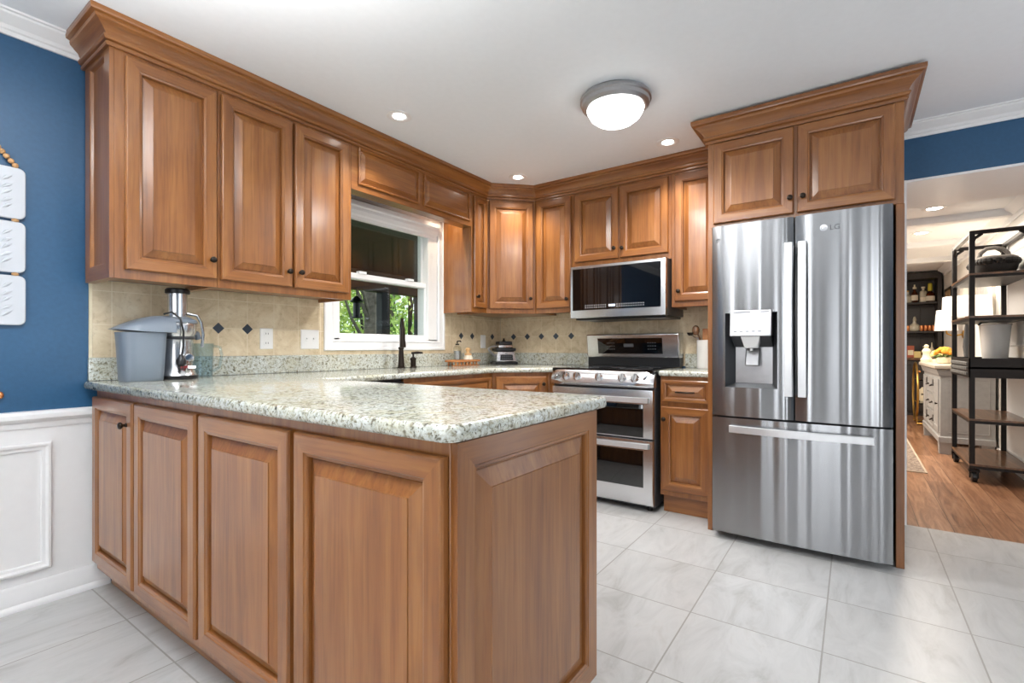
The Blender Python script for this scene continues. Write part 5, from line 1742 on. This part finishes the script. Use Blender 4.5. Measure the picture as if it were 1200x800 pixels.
# gold ringed bar cart and rug
gc = thing('gold_bar_cart', 'round gold-framed cart standing past the sideboard near the bar', 'cart', (8.95, -0.82, 0))
for y in (-0.72, -0.93):
    MB().tube([(8.95 + 0.33 * cos(radians(t)), y, 0.46 + 0.40 * sin(radians(t))) for t in range(0, 360, 12)], 0.014, 10, closed=True).build('ring_frame', 'gold', gc)
for z, hw in ((0.30, 0.29), (0.62, 0.29)):
    MB().box(8.95 - hw, 8.95 + hw, -0.92, -0.73, z, z + 0.015).build('shelf', 'black_glass', gc)
for x in (8.75, 9.15):
    m = MB().tube([(x, -0.72, 0.02), (x, -0.93, 0.02)], 0.014, 8).tube([(x, -0.72, 0.02), (x, -0.72, 0.125)], 0.010, 8).tube([(x, -0.93, 0.02), (x, -0.93, 0.125)], 0.010, 8)
    m.build('foot_rail', 'gold', gc)
MB().lathe((8.95, -0.82, 0.3155), [(0.05, 0), (0.06, 0.02), (0.06, 0.16), (0.03, 0.2)], 16).build('stored_vessel', 'cream', gc)
rgm = thing('area_rug', 'woven brown rug with pale binding on the lounge wood floor', 'rug', (6.4, -0.1, 0))
MB().box(5.42, 7.30, -0.50, 0.9, 0.0005, 0.008).build('pile', 'rug', rgm)
MB().box(5.40, 7.32, -0.515, -0.5, 0.0005, 0.009).box(5.40, 5.4195, -0.4995, 0.9, 0.0005, 0.009).box(7.3005, 7.32, -0.4995, 0.9, 0.0005, 0.009).build('binding', 'rug_edge', rgm)

# ---------------------------------------------------------------- outside the window
g = MB().box(-12, 32, 2.95, 40, -0.6, -0.3).build('ground', 'grass')
struct(g)
po = thing('porch', 'dark porch roof and posts outside the window', 'porch', (3.5, 4.5, 0))
MB().hexa([(0.5, 2.95, 2.50), (9, 2.95, 2.50), (9, 6.3, 2.22), (0.5, 6.3, 2.22), (0.5, 2.95, 2.60), (9, 2.95, 2.60), (9, 6.3, 2.32), (0.5, 6.3, 2.32)]).build('roof', 'porch_dark', po)
MB().box(0.5, 9, 5.95, 6.1, 1.93, 2.235).build('beam', 'porch_dark', po, bevel=0.01)
MB().box(0.5, 9, 2.95, 6.2, -0.3, -0.12).build('deck', 'porch_dark', po)
for x, r in ((5.07, 0.08), (5.88, 0.10)):
    MB().box(x - r, x + r, 5.95, 6.09, -0.12, 1.93).build('post', 'post_dark', po, bevel=0.008)
fd_ = thing('hanging_feeder', 'dark lantern-shaped bird feeder hanging from the porch beam outside', 'feeder', (4.48, 5.9, 1.5))
MB().tube([(4.48, 5.9, 1.94), (4.48, 5.9, 1.82)], 0.008, 6).build('hanger', 'black', fd_)
MB().lathe((4.48, 5.9, 1.50), [(0.09, 0), (0.09, 0.02), (0.05, 0.025), (0.05, 0.22), (0.10, 0.24), (0.02, 0.32)], 14).build('feeder_body', 'black', fd_)


def foliage(cx, cy, z0, z1, r, n, mat, parent, size=0.16, seed=1):
    rnd = random.Random(seed)
    m = MB()
    cl = [(rnd.uniform(-1, 1), rnd.uniform(-1, 1), rnd.uniform(0, 1)) for _ in range(14)]
    for i in range(n):
        c = cl[i % 14]
        p = Vector((cx + r * (c[0] * 0.7 + rnd.gauss(0, 0.28)), cy + r * (c[1] * 0.7 + rnd.gauss(0, 0.28)), z0 + (z1 - z0) * min(1, max(0, c[2] + rnd.gauss(0, 0.12)))))
        a = Vector((rnd.gauss(0, 1), rnd.gauss(0, 1), rnd.gauss(0, 1))).normalized()
        b = a.cross(Vector((rnd.gauss(0, 1), rnd.gauss(0, 1), rnd.gauss(0, 1)))).normalized()
        s_ = size * rnd.uniform(0.6, 1.3)
        m.add([p - a * s_, p + b * s_ * 0.45, p + a * s_, p - b * s_ * 0.45], [(0, 1, 2, 3)])
    return m.build('foliage', mat, parent, smooth=False, recalc=False)


def tree(x, y, r, z0, z1, n, label, mat, trunk_r, bark='bark', seed=1, lean=0.0, size=0.16):
    t = thing('tree', label, 'tree', (x, y, -0.3), 'trees outside the window')
    m = MB().tube([(x, y, -0.3), (x + lean * 0.3, y, 0.6), (x + lean * 0.6, y, 2.0), (x + lean, y, z1)], [trunk_r * 1.2, trunk_r, trunk_r * 0.95, trunk_r * 0.6], 12)
    rnd = random.Random(seed)
    for q in range(5):
        zb = rnd.uniform(0.6, 2.6)
        a = rnd.uniform(0, 2 * pi)
        m.tube([(x + lean * 0.5, y, zb), (x + lean * 0.5 + 0.5 * cos(a), y + 0.5 * sin(a), zb + 0.7), (x + lean * 0.5 + 0.9 * cos(a), y + 0.9 * sin(a), zb + 1.6)], [trunk_r * 0.35, trunk_r * 0.22, trunk_r * 0.1], 7)
    m.build('trunk', bark, t)
    foliage(x, y, z0, z1, r, n, mat, t, size, seed)


tree(6.65, 8.3, 1.2, 2.6, 4.5, 400, 'thick grey trunk straight outside the window', 'leaf_b', 0.135, 'bark', 11, 0.0, 0.08)
tree(8.2, 8.8, 1.0, 0.6, 4.0, 450, 'slim dark trunk at the right side of the lower pane', 'leaf_a', 0.055, 'bark_dark', 12, 0.06, 0.07)
tree(8.3, 10.5, 1.3, -0.2, 4.2, 900, 'twiggy young tree behind the slim dark trunk', 'leaf_a', 0.04, 'bark_dark', 13, -0.3, 0.07)
tree(6.4, 10.0, 1.2, -0.3, 4.0, 1800, 'bright leafy tree at the left side of the lower pane', 'leaf_a', 0.07, 'bark_dark', 14, 0.0, 0.08)
tree(9.0, 13.0, 1.9, -0.3, 5.0, 3000, 'bright green tree in the middle distance behind the trunks', 'leaf_a', 0.10, 'bark_dark', 15, 0.0, 0.10)
tree(12.6, 14.5, 2.2, -0.3, 5.5, 3000, 'green tree in the middle distance on the right', 'leaf_b', 0.12, 'bark', 16, 0.0, 0.10)
tree(11.5, 19, 3.0, -0.3, 6.5, 4200, 'large green tree in the background behind the others', 'leaf_b', 0.16, 'bark', 17, 0, 0.15)
tree(17.5, 20, 3.2, -0.3, 6.5, 4200, 'large background tree farthest to the right', 'leaf_a', 0.16, 'bark', 18, 0, 0.15)
tree(7.6, 17, 2.6, -0.3, 6.0, 4000, 'tall background tree on the left', 'leaf_b', 0.14, 'bark', 19, 0, 0.13)
